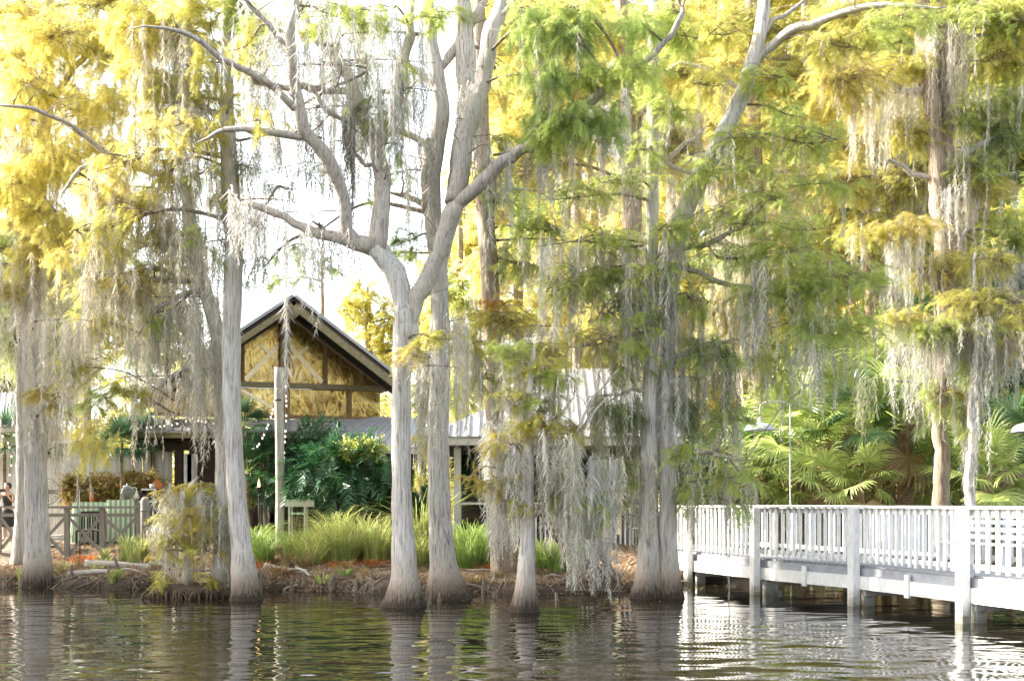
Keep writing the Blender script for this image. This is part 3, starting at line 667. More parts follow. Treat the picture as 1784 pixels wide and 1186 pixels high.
for pa, pb, yt in ((76, 132, 772), (132, 196, 776), (196, 248, 786), (249, 266, 782), (268, 300, 780)):
    a, b_ = P(pa, yt, 36.9), P(pb, yt, 36.9); MB().box(((a[0] + b_[0]) / 2, 36.9, (a[2] + .9) / 2), (b_[0] - a[0] - .015, .06, a[2] - .9)).build('panel', M['groove'], wl)
MB().box((P(266, 0, 36.8)[0], 36.8, 2.2), (.07, .1, 2.7)).build('post', M['dark_wood'], wl)
bf = empty('board_fence', P(1500, 930, 41.5), 'brown vertical board fence half hidden behind the palms', 'fence')
for k in range(34):
    x = P(1400, 0, 41.5)[0] + k * .165; MB().box((x, 41.5, 1.95 + random.uniform(-.02, .02)), (.15, .03, 2.1)).build('board', M['fence_wood'], bf)
for z in (1.4, 2.75): MB().box((P(1400, 0, 41.5)[0] + 2.7, 41.45, z), (5.6, .05, .09)).build('rail', M['fence_wood'], bf)
# railing with crossed braces on the left bank
rf_ = empty('crossed_fence', P(120, 950, 33), 'weathered grey wooden fence with crossed braces on the left bank', 'fence')
px_posts = [-52, -2, 50, 117, 178, 242]; YF = 33.0
for a in px_posts:
    c = P(a, 0, YF); z = gz(c[0], YF); MB().box((c[0], YF, (z - .25 + 1.86) / 2), (.13, .1, 2.11 - z)).build('post', M['greywood'], rf_)
for a, b_ in zip(px_posts[:-1], px_posts[1:]):
    A, B = P(a, 0, YF)[0] + .07, P(b_, 0, YF)[0] - .07; za, zb_ = gz(A, YF) + .02, gz(B, YF) + .02
    MB().bar((A, YF - .02, 1.68), (B, YF - .02, 1.68), .04, .09).build('middle_rail', M['greywood'], rf_)
    s = MB(); s.bar((A, YF + .015, za + .1), (B, YF + .015, 1.6), .035, .08); s.bar((A, YF - .025, 1.6), (B, YF - .025, zb_ + .1), .035, .08); s.build('brace', M['greywood'], rf_)
MB().bar((P(-52, 0, YF)[0], YF - .02, 1.89), (P(246, 0, YF)[0], YF - .02, 1.89), .2, .06).build('top_rail', M['greywood'], rf_)
ep = empty('end_post', P(253, 935, 32.6), 'thick round topped grey post closing the crossed fence', 'post')
c = P(253, 0, 32.6); MB().lathe((c[0], 32.6, .8), [(.12, -.3), (.12, 1.2), (.115, 1.27), (.08, 1.34), (.02, 1.37)], 14).build('shaft', M['greywood'], ep); MB().lathe((c[0], 32.6, 1.78), [(.128, 0), (.128, .05), (.12, .06)], 14).build('band', M['greywood'], ep)
# tall log post and the lights strung from it
pp = empty('log_post', P(487, 945, 33), 'tall weathered log post standing in the grass before the gable', 'post')
a, b_ = P(487, 950, 33), P(485, 640, 33); MB().tube(spline([(a[0], 33, .6), (a[0] + .01, 33, 2.5), (b_[0], 33, b_[2])], .3), .118, 16, True, lambda i, an, p: 1 + .04 * math.sin(3 * an + 1)).build('shaft', M['polewood'], pp)
MB().tube([(b_[0], 33, b_[2] - .9), (b_[0], 33, b_[2] - .86)], .125, 14).build('wire_band', M['black'], pp)
def lights(label, ptsl, nb):
    t = empty('string_lights', ptsl[0], label, 'string lights', 'strings of small lights by the gable house')
    sp_ = spline(ptsl, .12); MB().tube(sp_, .009, 5).build('wire', M['black'], t)
    for k in range(nb):
        c = sp_[int((k + .5) / nb * (len(sp_) - 1))]; b_ = MB().lathe(c + np.array((0, 0, -.10)), [(.006, .06), (.017, .045), (.024, .018), (.017, -.006), (.003, -.014)], 8).build('bulb', M['bulb'], t)
        MB().lathe(c + np.array((0, 0, -.03)), [(.012, .03), (.016, 0), (.014, -.02)], 6).build('socket', M['black'], b_)
lights('string of white bulbs drooping left from the log post', [P(482, 672, 32.9), P(474, 715, 33.2), P(460, 752, 33.6), P(445, 775, 34), P(425, 770, 34.6), P(395, 742, 35.2), P(340, 727, 35.6), P(300, 735, 35.7), P(240, 742, 35.7), P(180, 748, 35.7)], 42)
lights('short string of bulbs hanging down the right of the log post', [P(498, 668, 33.05), P(499, 710, 33.1), P(497, 755, 33.2), P(494, 800, 33.3), P(492, 830, 33.3)], 13)
lights('string of bulbs under the shed eave at far left', [P(-40, 745, 35.5), P(5, 755, 35.5), P(20, 790, 35.5), P(16, 830, 35.5)], 9)

# ================================================================== plants
def blades_mesh(name, n, h, spread, pal, rng, lean=0.0, w=.012, base=.12):
    V, C = [], []
    for i in range(n):
        a = rng.uniform(0, 2 * PI); L = h * rng.uniform(.35, 1.2); r = base * math.sqrt(rng.random()); p = np.array((r * math.cos(a), r * math.sin(a), 0))
        out = spread * rng.uniform(.2, 1.1) * L; a2 = a + rng.normal(0, .5); dx = np.array((math.cos(a2), math.sin(a2), 0)); q = np.array((-dx[1], dx[0], 0)) * w * rng.uniform(.7, 1.4)
        pts = [p + dx * out * t ** 1.8 + np.array((lean * L * t * t, 0, L * (t - .38 * spread * t ** 3))) for t in (0, .3, .58, .82, 1)]
        ws = (1, 1, .8, .5, .05); c = palcol(pal, 1, rng)[0] * rng.uniform(.7, 1.15)
        for k in range(4):
            A, B, Cc, D = pts[k] - q * ws[k], pts[k] + q * ws[k], pts[k + 1] + q * ws[k + 1], pts[k + 1] - q * ws[k + 1]
            V += [[A, B, Cc], [A, Cc, D]]; C += [c, c]
    return np.array(V), np.array(C)
PAL['GR'] = ((.20, .34, .07), (.30, .40, .09), (.40, .44, .13)); PAL['GR2'] = ((.34, .46, .10), (.46, .50, .15), (.50, .44, .20)); PAL['DRY'] = ((.42, .30, .15), (.34, .20, .10), (.30, .34, .12))
PAL['RUST'] = ((.50, .13, .035), (.40, .17, .06), (.55, .22, .06)); PAL['FERN'] = ((.045, .15, .055), (.08, .20, .06), (.03, .09, .045)); PAL['VINE'] = ((.05, .14, .06), (.09, .19, .08), (.12, .22, .09)); PAL['CROT'] = ((.58, .38, .11), (.36, .19, .09), (.36, .42, .11)); PAL['FLOW'] = ((.66, .60, .14), (.44, .52, .12), (.22, .36, .09)); PAL['SUNP'] = ((.50, .60, .18), (.36, .50, .14), (.64, .64, .22)); PAL['PALM'] = ((.08, .20, .09), (.14, .26, .09), (.30, .38, .12)); PAL['DEAD'] = ((.50, .36, .17), (.42, .28, .12), (.34, .22, .10))  # palm colours hold the light: sunlit yellow green, and darker green for shade
rng = np.random.default_rng(5)
def clump_proto(name, *a, **k):
    V, C = blades_mesh(name, *a, **k); return V, C
PAL['GR'] = ((.20, .36, .08), (.30, .42, .10), (.46, .48, .16)); PAL['GR2'] = ((.36, .48, .11), (.50, .54, .18), (.58, .50, .26))
GP = [clump_proto('g', 330, 1.05, 1.15, 'GR', rng, w=.008, base=.26), clump_proto('g', 330, 1.05, 1.1, 'GR2', rng, w=.008, base=.28), clump_proto('g', 210, .75, 1.15, 'GR', rng, w=.010), clump_proto('g', 130, .8, .6, 'DRY', rng, w=.009), clump_proto('g', 120, .62, .45, 'GR2', rng, w=.012)]
GMESH = {}
GS = 1.38
def grass(k, px, Y, sc, label, group, sx=1.0):
    x = P(px, 0, Y)[0]
    if k not in GMESH: o = tri_mesh('grass_clump', GP[k][0], GP[k][1], M['blade'], None); GMESH[k] = o.data
    else: o = bpy.data.objects.new('grass_clump', GMESH[k]); COL.objects.link(o)
    o.location = (x, Y, gz(x, Y) - .02); o.scale = (sc * sx * random.uniform(.85, 1.25), sc * sx * random.uniform(.85, 1.25), sc * GS * random.uniform(.62, 1.1)); o.rotation_euler = (random.gauss(0, .12), random.gauss(0, .12), random.uniform(0, 6.28)); tag(o, label, 'grass', group)
G1 = 'tall green grass clumps along the bank'
for px, Y, s_ in ((440, 31.0, 1.0), (462, 30.4, .85), (448, 32.3, 1.15), (515, 31.8, 1.0)): grass(0, px, Y, s_, 'tall dark green grass clump by the log post and the straight left trunk', 'dark grass by the log post')
for px, Y, s_ in ((540, 30.6, 1.1), (565, 31.4, 1.25), (598, 30.6, 1.2), (628, 31.2, 1.25), (655, 30.4, 1.2), (585, 32.4, 1.25), (640, 32.4, 1.3), (610, 31.8, 1.2), (675, 31.2, 1.2)): grass(1, px, Y, s_, 'tall light green grass clump in the bed below the big fern', 'light grass below the big fern')
for px, Y, s_ in ((500, 29.9, .8), (530, 29.8, .7)): grass(3, px, Y, s_, 'dry straw coloured grass tuft right of the log post foot', 'dry tufts at the log post')
for px, Y, s_ in ((728, 30.0, 1.1), (742, 31.0, 1.2), (735, 32, 1.3)): grass(1, px, Y, s_, 'grass clump seen in the gap between the two big centre trunks', 'grass between the centre trunks')
for px, Y, s_ in ((812, 29.2, .9), (832, 29.8, 1.0), (822, 30.8, 1.15), (848, 30.4, 1.0)): grass(0, px, Y, s_, 'green grass clump at the foot of the summer house', 'grass below the summer house')
grass(3, 805, 31.5, 1.1, 'dry twiggy tuft against the dark base of the summer house', None)
for px, Y, s_ in ((950, 29.2, .85), (972, 28.8, .8), (992, 29.4, .8)): grass(0, px, Y, s_, 'short grass clump on the bank beside the slender moss draped tree', 'grass right of the slender tree')
for px, Y, s_ in ((215, 31.0, .95), (232, 30.4, 1.05), (248, 31.4, 1.1)): grass(4, px, Y, s_ * 1.25, 'bright bladed clump before the right end of the crossed fence', 'blade plants before the crossed fence')
grass(4, 183, 31.2, .6, 'small bright tuft at the foot of the striped tables', None)
grass(4, 38, 29.9, .55, 'small tuft growing between the two left trunks', None)
grass(4, 196, 28.7, .55, 'thin green shoot at the water edge left of the mossy shrub', None)
grass(4, 210, 28.8, .5, 'thin yellowish shoot at the water edge beside the green one', None)
grass(4, 60, 29.2, .45, 'yellow reed tuft in the water left of the big left trunk', None)
for px, Y in ((425, 30), (445, 29.6), (588, 29.6), (660, 29.4), (640, 29.8), (160, 31.6), (145, 31.9), (850, 29.0), (500, 29.3)):
    V, C = blades_mesh('r', 60, .32, 1.2, 'RUST', rng, w=.014, base=.3); x = P(px, 0, Y)[0]; o = tri_mesh('rust_fern', V, C, M['blade'], None); o.location = (x, Y, gz(x, Y) - .01); tag(o, 'low rust red fern tuft on the brown bank', 'fern', 'rust red ferns on the bank')
def bush(name, label, px, py, Y, rx, ry, pal, tpls, s, n, group=None, cat='shrub', lm='broad', stems=7, droop=.25, flat=.9, hang=0):
    rg = np.random.default_rng(int(px * 7 + py)); c = P(px, py, Y); ax, az = rx * Y / F, ry * Y / F
    g0 = gz(c[0], Y) - .05; foot = np.array((c[0], Y, g0)) if not hang else c + (0, 0, hang)
    t = empty(name, foot, label, cat, group); mb = MB(); pos, dr = [], []
    for k in range(stems):
        u = rg.normal(size=3); u /= np.linalg.norm(u); u *= rg.uniform(.5, .95); tg = c + u * np.array((ax, ax * flat, az)); sp_ = spline([foot + rg.normal(0, .06, 3) * (1, 1, 0), (foot + tg) / 2 + (0, 0, .1), tg], .12); mb.tube(sp_, np.linspace(.02, .006, len(sp_)), 5)
    m_ = n // 1
    u = rg.normal(size=(m_, 3)); u /= np.linalg.norm(u, axis=1)[:, None]; rad = rg.uniform(.05, 1, m_) ** .45
    lump = 1 + .22 * np.sin(5 * u[:, 0] + 1.3 * px) * np.cos(4 * u[:, 2] + px) + .15 * np.sin(9 * u[:, 1] + 3 * u[:, 2])
    pos = c + u * (rad * lump)[:, None] * np.array((ax, ax * flat, az)); pos[:, 2] = np.maximum(pos[:, 2], g0 + .05)
    dr = u * .9 + rg.normal(0, .45, (m_, 3)); dr[:, 2] += .15 - droop
    mb.build('stems', M['twig'], t); V, C = place(tpls, pos, dr, np.array((0, 0, 1.)) + rg.normal(0, .4, (m_, 3)), s * rg.uniform(.6, 1.3, m_), palcol(pal, m_, rg), rg)
    tri_mesh('foliage', V, C, M[lm], t); return t
FRD = [sprig(11, .075, .42, RNG, d) for d in (.3, .55, .8)]
HEART = [broad(5, .2, .5, RNG) for _ in range(3)]
CROT = [broad(8, .10, .55, RNG) for _ in range(3)]
bush('tree_philodendron', 'big dark green shrub of deeply cut leaves in front of the house', 603, 822, 33.6, 76, 52, 'FERN', FRD, .62, 650, droop=.45)
bush('flowering_shrub', 'yellow flowering shrub on top of the big cut leaved shrub', 632, 783, 33.3, 40, 10, 'FLOW', BRD, .24, 230)
bush('climbing_vine', 'dark vine of round leaves climbing the porch post', 540, 792, 35.2, 34, 52, 'VINE', HEART, .26, 420)
bush('vine_tip', 'loose vine shoots over the porch roof edge', 556, 742, 35.4, 34, 16, 'VINE', HEART, .22, 50, droop=0)
bush('leafy_shrub', 'low green shrub right of the log post below the vine', 515, 842, 34.2, 28, 24, 'FERN', FRD, .4, 220)
bush('leafy_shrub', 'low green shrub left of the log post beside the torch', 466, 846, 34.4, 18, 22, 'FERN', FRD, .36, 160)
bush('leafy_shrub', 'dark shrub between the two big centre trunks', 732, 872, 33.4, 16, 34, 'FERN', FRD, .4, 170)
bush('leafy_shrub', 'pale sunlit shrub behind the person at far left', 12, 822, 38.0, 26, 22, 'SUNP', BRD, .3, 220)
bush('leafy_shrub', 'bright shrub in the dark gap left of the log post', 438, 858, 35.8, 14, 22, 'SUNP', BRD, .25, 120)
for px, py, rx, ry, lab in ((127, 838, 12, 14, 'brown and gold croton shrub nearest the white chair'), (134, 862, 18, 14, 'dark croton shrub low beside the striped table'), (152, 850, 18, 22, 'green and gold croton shrub behind the orange bottle'), (180, 845, 20, 26, 'tallest bronze croton shrub under the white wall'), (208, 848, 20, 22, 'yellow brown croton shrub left of the glass jar'), (232, 842, 18, 22, 'gold topped croton shrub behind the glass jar'), (258, 838, 18, 18, 'red brown croton shrub beside the orange board')):
    bush('croton_shrub', lab, px, py + 5, 36.2, rx * .9, ry * .8, 'CROT', CROT, .25, 190, 'croton shrubs along the white wall')
bush('potted_plant', 'leafy fern standing inside the left opening of the summer house', 818, 806, 35.6, 16, 26, 'FERN', FRD, .4, 190, cat='plant'); bush('potted_plant', 'second fern inside the summer house beside its first middle post', 846, 806, 35.9, 12, 22, 'FERN', FRD, .36, 120, cat='plant'); bush('potted_plant', 'dark bushy plant low in the summer house opening', 826, 846, 35.0, 14, 20, 'VINE', BRD, .3, 120, cat='plant')

# ---- fan palms
def frond_mesh(L, n, pal, seed, droop=.5, arc=125, petiole=.9, dead=False):
    rg = np.random.default_rng(seed); V, C = [], []
    for i in range(n):
        a = R(-arc + 2 * arc * (i + .5) / n); l = L * (1 - .35 * (abs(a) / R(arc)) ** 2) * rg.uniform(.9, 1.08); d = np.array((math.cos(a), math.sin(a), 0)); q = np.array((-d[1], d[0], 0)) ; c = palcol(pal, 1, rg)[0]
        dz = rg.uniform(.6, 1.6) * droop
        pt = lambda t: np.array((petiole, 0, 0)) + d * l * (t - .12 * dz * t ** 3) + np.array((-.05 * 0, 0, .12 * l * math.sin(t * 2) * (1 - abs(a) / 4) - dz * l * .55 * max(0, t - .35) ** 1.6))
        wd = [.010, l * .5 * math.tan(R(arc / n)) * .8, l * math.tan(R(arc / n)) * .42, .002]; ts = [0, .45, .72, 1]
        fold = np.array((0, 0, .025))
        for k in range(3):
            A0, A1 = pt(ts[k]), pt(ts[k + 1])
            for sd in (-1, 1):
                B0, B1 = A0 + q * sd * wd[k] + fold * wd[k] * 12, A1 + q * sd * wd[k + 1] + fold * wd[k + 1] * 12
                V += [[A0, B0, B1], [A0, B1, A1]] if sd > 0 else [[A0, B1, B0], [A0, A1, B1]]; C += [c, c]
    for k in range(6):                            # the stalk
        t0, t1 = k / 6 * petiole, (k + 1) / 6 * petiole
        for q in (np.array((0, .018, 0)), np.array((0, 0, .014))):
            A, B = np.array((t0, 0, 0)), np.array((t1, 0, 0)); V += [[A - q, A + q, B + q], [A - q, B + q, B - q]]; C += [palcol('SUNP' if not dead else 'DEAD', 1, rg)[0]] * 2
    return np.array(V), np.array(C)
FM = {}
def fan_palm(label, px, py, Y, size, nf, pal='PALM', trunk_r=0, droop=.5, dead=3, group='fan palms behind the boardwalk', leanx=0, hang=False, tn='fan_palm'):
    rg = np.random.default_rng(int(px * 3 + py)); c = P(px, py, Y); g0 = gz(c[0], Y); L = size * 1.18 / F * Y
    t = empty(tn, (c[0] - leanx, Y, g0 - .1), label, 'palm', group)
    org = np.array(t.location)
    r_ = trunk_r or .09
    pts = np.array([(c[0] - leanx, Y, g0 - .3), (c[0] - leanx * .5, Y, (g0 + c[2]) / 2), (c[0], Y, c[2])]); sp_ = spline(pts, .12)
    MB().tube(sp_, r_ * (1 + .12 * np.sin(np.arange(len(sp_)) * 2.1)) * np.linspace(1.1, .9, len(sp_)), 12, True).build('trunk', M['palm_bark'], t)
    if trunk_r > .15:                             # old leaf boots crossing on the trunk
        V = MB()
        for k in range(90):
            z = rg.uniform(0, 1); a = rg.uniform(0, 2 * PI); p = sp_[int(z * (len(sp_) - 1))]; d = np.array((math.cos(a), math.sin(a), 0)); s0 = p + d * r_ * .8; V.bar(s0, s0 + d * .16 + np.array((-d[1], d[0], 0)) * rg.uniform(-.1, .1) + (0, 0, .26), .07, .02, d)
        V.build('leaf_boots', M['palm_bark'], t)
    for k in range(nf):
        isd = k >= nf - dead; key = ('DEAD' if isd else pal, k % 3, round(droop, 1))
        if key not in FM:
            V, C = frond_mesh(1.0, 34, key[0], 31 + k, droop * (1.6 if isd else 1), 118, .75, isd); o = tri_mesh('frond', V, C, M['broad'], None); FM[key] = o.data
            o.parent = t
        else: o = bpy.data.objects.new('frond', FM[key]); COL.objects.link(o); o.parent = t
        az = k * 2.399 + rg.uniform(-.3, .3); el = R(rg.uniform(-78, -50)) if isd else R(78 - 115 * (k + .5) / (nf - dead) + rg.uniform(-8, 8))
        s_ = L * .62 * rg.uniform(.85, 1.1)
        o.location = tuple(c - org); o.rotation_euler = Matrix.Rotation(az, 3, 'Z').to_4x4().to_3x3().to_euler() if False else (Matrix.Rotation(az, 3, 'Z') @ Matrix.Rotation(-el, 3, 'Y') @ Matrix.Rotation(rg.uniform(-.5, .5), 3, 'X')).to_euler(); o.scale = (s_,) * 3
    return t
fan_palm('fan palm with drooping sunlit leaves behind the gooseneck lamp', 1395, 762, 37.5, 110, 17, 'SUNP', .12, .8, 1)
fan_palm('low fan palm with yellowing leaves resting above the railing', 1430, 842, 36.0, 80, 12, 'SUNP', .12, .8, 1)
fan_palm('dark green fan palm centred between lamp and thick palm trunk', 1478, 738, 36.5, 95, 14, 'PALM', .12, .8, 2)
fan_palm('half dry low palm left of the thick palm trunk', 1500, 838, 35.5, 78, 12, 'SUNP', .1, .9, 3)
fan_palm('palm with a thick trunk covered in old leaf boots', 1572, 735, 37.0, 115, 16, 'SUNP', .26, .7, 2, leanx=-.15)
fan_palm('tall fan palm reaching above the thick trunked one', 1545, 640, 39.5, 110, 14, 'SUNP', .16, .6, 1)
fan_palm('sunlit shrubby palm right of the moss draped right trunk', 1722, 830, 34.5, 95, 18, 'SUNP', .1, .7, 1)
fan_palm('dark fan palm at the right edge beside the lamp', 1765, 775, 36.5, 105, 16, 'PALM', .12, .7, 2)
fan_palm('sunlit fan palm filling the gap left of the double stemmed cypress', 1610, 830, 38.5, 95, 16, 'SUNP', .1, .8, 0)
fan_palm('sunlit fan palm leaning over the board fence', 1520, 775, 39.5, 100, 16, 'SUNP', .1, .8, 0)
fan_palm('pale fan palm between the lamp pole and low yellowing palm', 1360, 830, 38.8, 95, 16, 'SUNP', .1, .8, 0)
fan_palm('fan palm low behind the tree with twin trunks', 1225, 850, 38, 80, 13, 'PALM', .1, .7, 1)
fan_palm('fan palm behind the lamp shade beside the lit trunk', 1290, 800, 39, 90, 12, 'PALM', .1, .6, 2)
fan_palm('high dark green fan palm crown among yellow leaves', 1515, 350, 47, 85, 14, 'K', .2, .5, 2)
fan_palm('small fan palm crown high at the right', 1600, 560, 42, 80, 12, 'PALM', .16, .6, 2)
for px, py, sz, Y, lab in ((8, 775, 62, 37.0, 'dark fan palm under the shed eave at far left'), (68, 775, 48, 36.0, 'small dark fan palm between left trunk and white wall'), (212, 772, 52, 35.6, 'fan palm with a bent stem in front of the white wall'), (232, 768, 50, 36.2, 'fan palm beside the straight stem before the white wall'), (268, 772, 50, 36.4, 'fan palm at the right end of the white wall'), (424, 742, 56, 34.6, 'fan palm touching the straight left trunk near the porch roof'), (432, 822, 58, 34.4, 'lower fan palm beside the straight left trunk'), (455, 800, 50, 35.0, 'fan palm in the dark porch left of the log post')):
    fan_palm(lab, px, py, Y, sz, 13, 'K', .05, .6, 0, 'dark fan palms around the house')

# ================================================================== bank details
def knee(px, Y, h, r, label='brown cypress knee standing at the water edge'):
    x = P(px, 0, Y)[0]; z = max(-.25, gz(x, Y) - .1); zt = max(0, z + .1) + h; rg = np.random.default_rng(int(px * 11))
    o = MB().tube(spline([(x, Y, z), (x + rg.normal(0, .02), Y, z + (zt - z) * .5), (x + rg.normal(0, .03), Y, zt)], .05), 1, 9, True, lambda i, a, p: r * max(.12, (1 - .8 * max(0, (p[2] - z) / (zt - z)) ** .8)) * (1 + .15 * math.sin(3 * a + px))).build('cypress_knee', M['knee'], None)
    tag(o, label, 'cypress knee', 'cypress knees along the shore')
for px, Y, h, r in ((452, 25.6, .62, .10), (444, 25.3, .22, .07), (190, 28.9, .34, .07), (203, 29.3, .42, .09), (125, 29.4, .3, .08), (112, 29.3, .18, .07), (508, 28.2, .34, .09), (530, 28.4, .26, .1), (578, 28.0, .3, .1), (752, 24.4, .34, .07), (768, 24.9, .22, .09), (862, 25.9, .12, .13), (973, 25.3, .16, .09), (842, 27.5, .35, .08), (1012, 27.4, .3, .08), (1040, 27.7, .26, .09), (1080, 27.9, .34, .09), (620, 27.7, .26, .1), (648, 27.6, .22, .09), (35, 29.6, .3, .08), (1200, 30.4, .25, .1)):
    knee(px, Y, h, r, 'tall pale cypress knee in the water beside the straight left trunk' if px == 452 else 'brown cypress knee standing at the water edge')
rg = np.random.default_rng(3)
for i in range(70):                              # roots tangled along the shoreline
    x = rg.uniform(-12.3, 4.2); ys = shore(x); pts = [(x, ys + .7, gz(x, ys + .7) + .0)]; ang = rg.normal(0, .8)
    for k in range(1, 5): xx = x + k * .22 * math.sin(ang) + rg.normal(0, .08); yy = ys + .7 - k * rg.uniform(.2, .34); pts.append((xx, yy, max(gz(xx, yy), -.15) + rg.uniform(-.01, .05)))
    pts.append((pts[-1][0], pts[-1][1] - .1, -.15)); sp_ = spline(pts, .08)
    o = MB().tube(sp_, np.linspace(rg.uniform(.012, .03), .006, len(sp_)), 6, True).build('root', M['knee'], None); tag(o, 'brown tree root trailing over the bank into the lake', 'root', 'roots along the shoreline')
def log(label, pts, r, m='drift', name='fallen_log', cat='log'):
    sp_ = spline(pts, .1); o = MB().tube(sp_, np.linspace(r, r * .7, len(sp_)), 10, True, lambda i, a, p: 1 + .1 * math.sin(3 * a + p[0] * 4)).build(name, M[m], None); tag(o, label, cat)
def bp(px, Y, dz=0): x = P(px, 0, Y)[0]; return (x, Y, gz(x, Y) + dz)
log('pale driftwood log lying along the left bank', [bp(150, 30.4, .08), bp(205, 30.2, .1), bp(262, 30.1, .07)], .10)
log('shorter bleached plank of driftwood near the water on the left', [bp(120, 29.6, .05), bp(160, 29.5, .09), bp(200, 29.4, .05)], .07)
log('bleached log on the bank right of the straight left trunk', [bp(462, 29.6, .07), bp(500, 29.3, .09), bp(535, 29.2, .06)], .09)
log('grey stick slanting down the bank before the light grass', [bp(515, 29.8, .12), bp(528, 29.2, .1), bp(540, 28.7, .05)], .03)
log('dark mossy log leaning down from the mossy curtain to the water', [P(940, 880, 27.2), P(985, 950, 26.9), P(1030, 985, 26.6), P(1062, 1022, 26.4)], .12, 'mud')
log('second leaning dead log beside the mossy curtain', [P(1005, 915, 26.8), P(1040, 955, 26.6), P(1075, 1012, 26.5)], .10, 'knee')
log('thin stick floating at the water edge before the twin trunk', [P(985, 1028, 27.2), P(1040, 1027, 27.0), P(1090, 1031, 26.8)], .025, 'knee', 'stick', 'stick')
for i in range(34):
    x = rg.uniform(-11.5, 4.0); y = shore(x) + rg.uniform(.5, 2.6); V, C = blades_mesh('h', 40, rg.uniform(.15, .42), 1.1, ('GR', 'DRY', 'GR2', 'DRY')[i % 4], rg, w=.012, base=.16); o = tri_mesh('bank_tuft', V, C, M['blade'], None); o.location = (x, y, gz(x, y) - .01); tag(o, ('low green tuft on the brown bank', 'dry straw tuft on the brown bank', 'low light green tuft on the brown bank', 'dry straw tuft on the brown bank')[i % 4], 'grass', ('low green tufts on the bank', 'dry tufts on the bank', 'light tufts on the bank', 'dry tufts on the bank')[i % 4])
for i in range(40):
    x = rg.uniform(-12, 4.2); y = shore(x) + rg.uniform(-.1, 2.4); a = rg.uniform(-.6, .6); L = rg.uniform(.3, 1.1); z = gz(x, y) + .03; o = MB().tube(spline([(x, y, z), (x + L * .5 * math.cos(a), y + L * .5 * math.sin(a), z + rg.uniform(.02, .12)), (x + L * math.cos(a), y + L * math.sin(a), gz(x + L * math.cos(a), y + L * math.sin(a)) + .03)], .1), np.linspace(.022, .008, len(spline([(x, y, z), (x + L * .5 * math.cos(a), y + L * .5 * math.sin(a), z), (x + L * math.cos(a), y + L * math.sin(a), z)], .1)))[0], 5).build('twig', M['drift' if i % 3 == 0 else 'knee'], None); tag(o, 'fallen twig lying on the needle covered bank', 'twig', 'fallen twigs on the bank')
# muddy islet under the small mossy shrub
o = MB()
for k in range(130):
    a = rg.uniform(0, 6.28); r = rg.uniform(.1, .95); c = P(325, 0, 26.0); p0 = (c[0] + r * math.cos(a), 26.1 + r * .6 * math.sin(a), .16); p1 = (p0[0] + rg.normal(0, .12), p0[1] - rg.uniform(0, .2), -.2); o.tube(spline([p0, ((p0[0] + p1[0]) / 2, p0[1] - .05, .08), p1], .08), rg.uniform(.012, .035), 5)
o.tube([(c[0] - .95, 26.1, .02), (c[0] - .5, 26.1, .1), (c[0] + .5, 26.1, .13), (c[0] + 1.0, 26.0, .05)], [.06, .19, .2, .08], 10); tag(o.build('root_mound', M['mud'], None), 'muddy mound of roots carrying the small mossy shrub in the lake', 'root mound')
V, C = [], []                                    # needles and straw lying on the bank
n = 60000; x = rg.uniform(-13, 6, n); sy = np.array([shore(v) for v in x]); y = sy + rg.beta(1.1, 1.6, n) * 5.2 + .1; z = np.array([gz(a, b_) for a, b_ in zip(x, y)]) + .012
a = rg.uniform(0, PI, n); L = rg.uniform(.06, .30, n); d = np.stack([np.cos(a) * L, np.sin(a) * L, rg.uniform(-.01, .10, n)], 1); q = np.stack([-np.sin(a), np.cos(a), np.zeros(n)], 1) * rg.uniform(.006, .02, n)[:, None]; p = np.stack([x, y, z], 1)
C = np.array([(.30, .21, .13), (.42, .32, .22), (.20, .13, .08), (.50, .42, .31), (.32, .17, .08)])[rg.integers(0, 5, n)] * rg.uniform(.7, 1.15, (n, 1)); o = tri_mesh('needle_litter', np.stack([p - q, p + q, p + d], 1), C, M['needle'], None); tag(o, 'brown fallen needles covering the bank', 'litter', None, 'stuff')

n = 900; x = rg.uniform(-13, 5, n); y = np.array([shore(v) for v in x]) - rg.exponential(1.3, n) - .1; a = rg.uniform(0, 6.28, n); L = rg.uniform(.02, .07, n); p = np.stack([x, y, np.full(n, .022)], 1); d = np.stack([np.cos(a) * L, np.sin(a) * L, np.full(n, .004)], 1); q = np.stack([-np.sin(a), np.cos(a), np.zeros(n)], 1) * (L * .4)[:, None]
o = tri_mesh('floating_leaves', np.stack([p - q, p + q, p + d], 1), palcol('DEAD', n, rg), M['needle'], None); tag(o, 'small dead leaves floating on the water along the bank', 'litter', None, 'stuff')
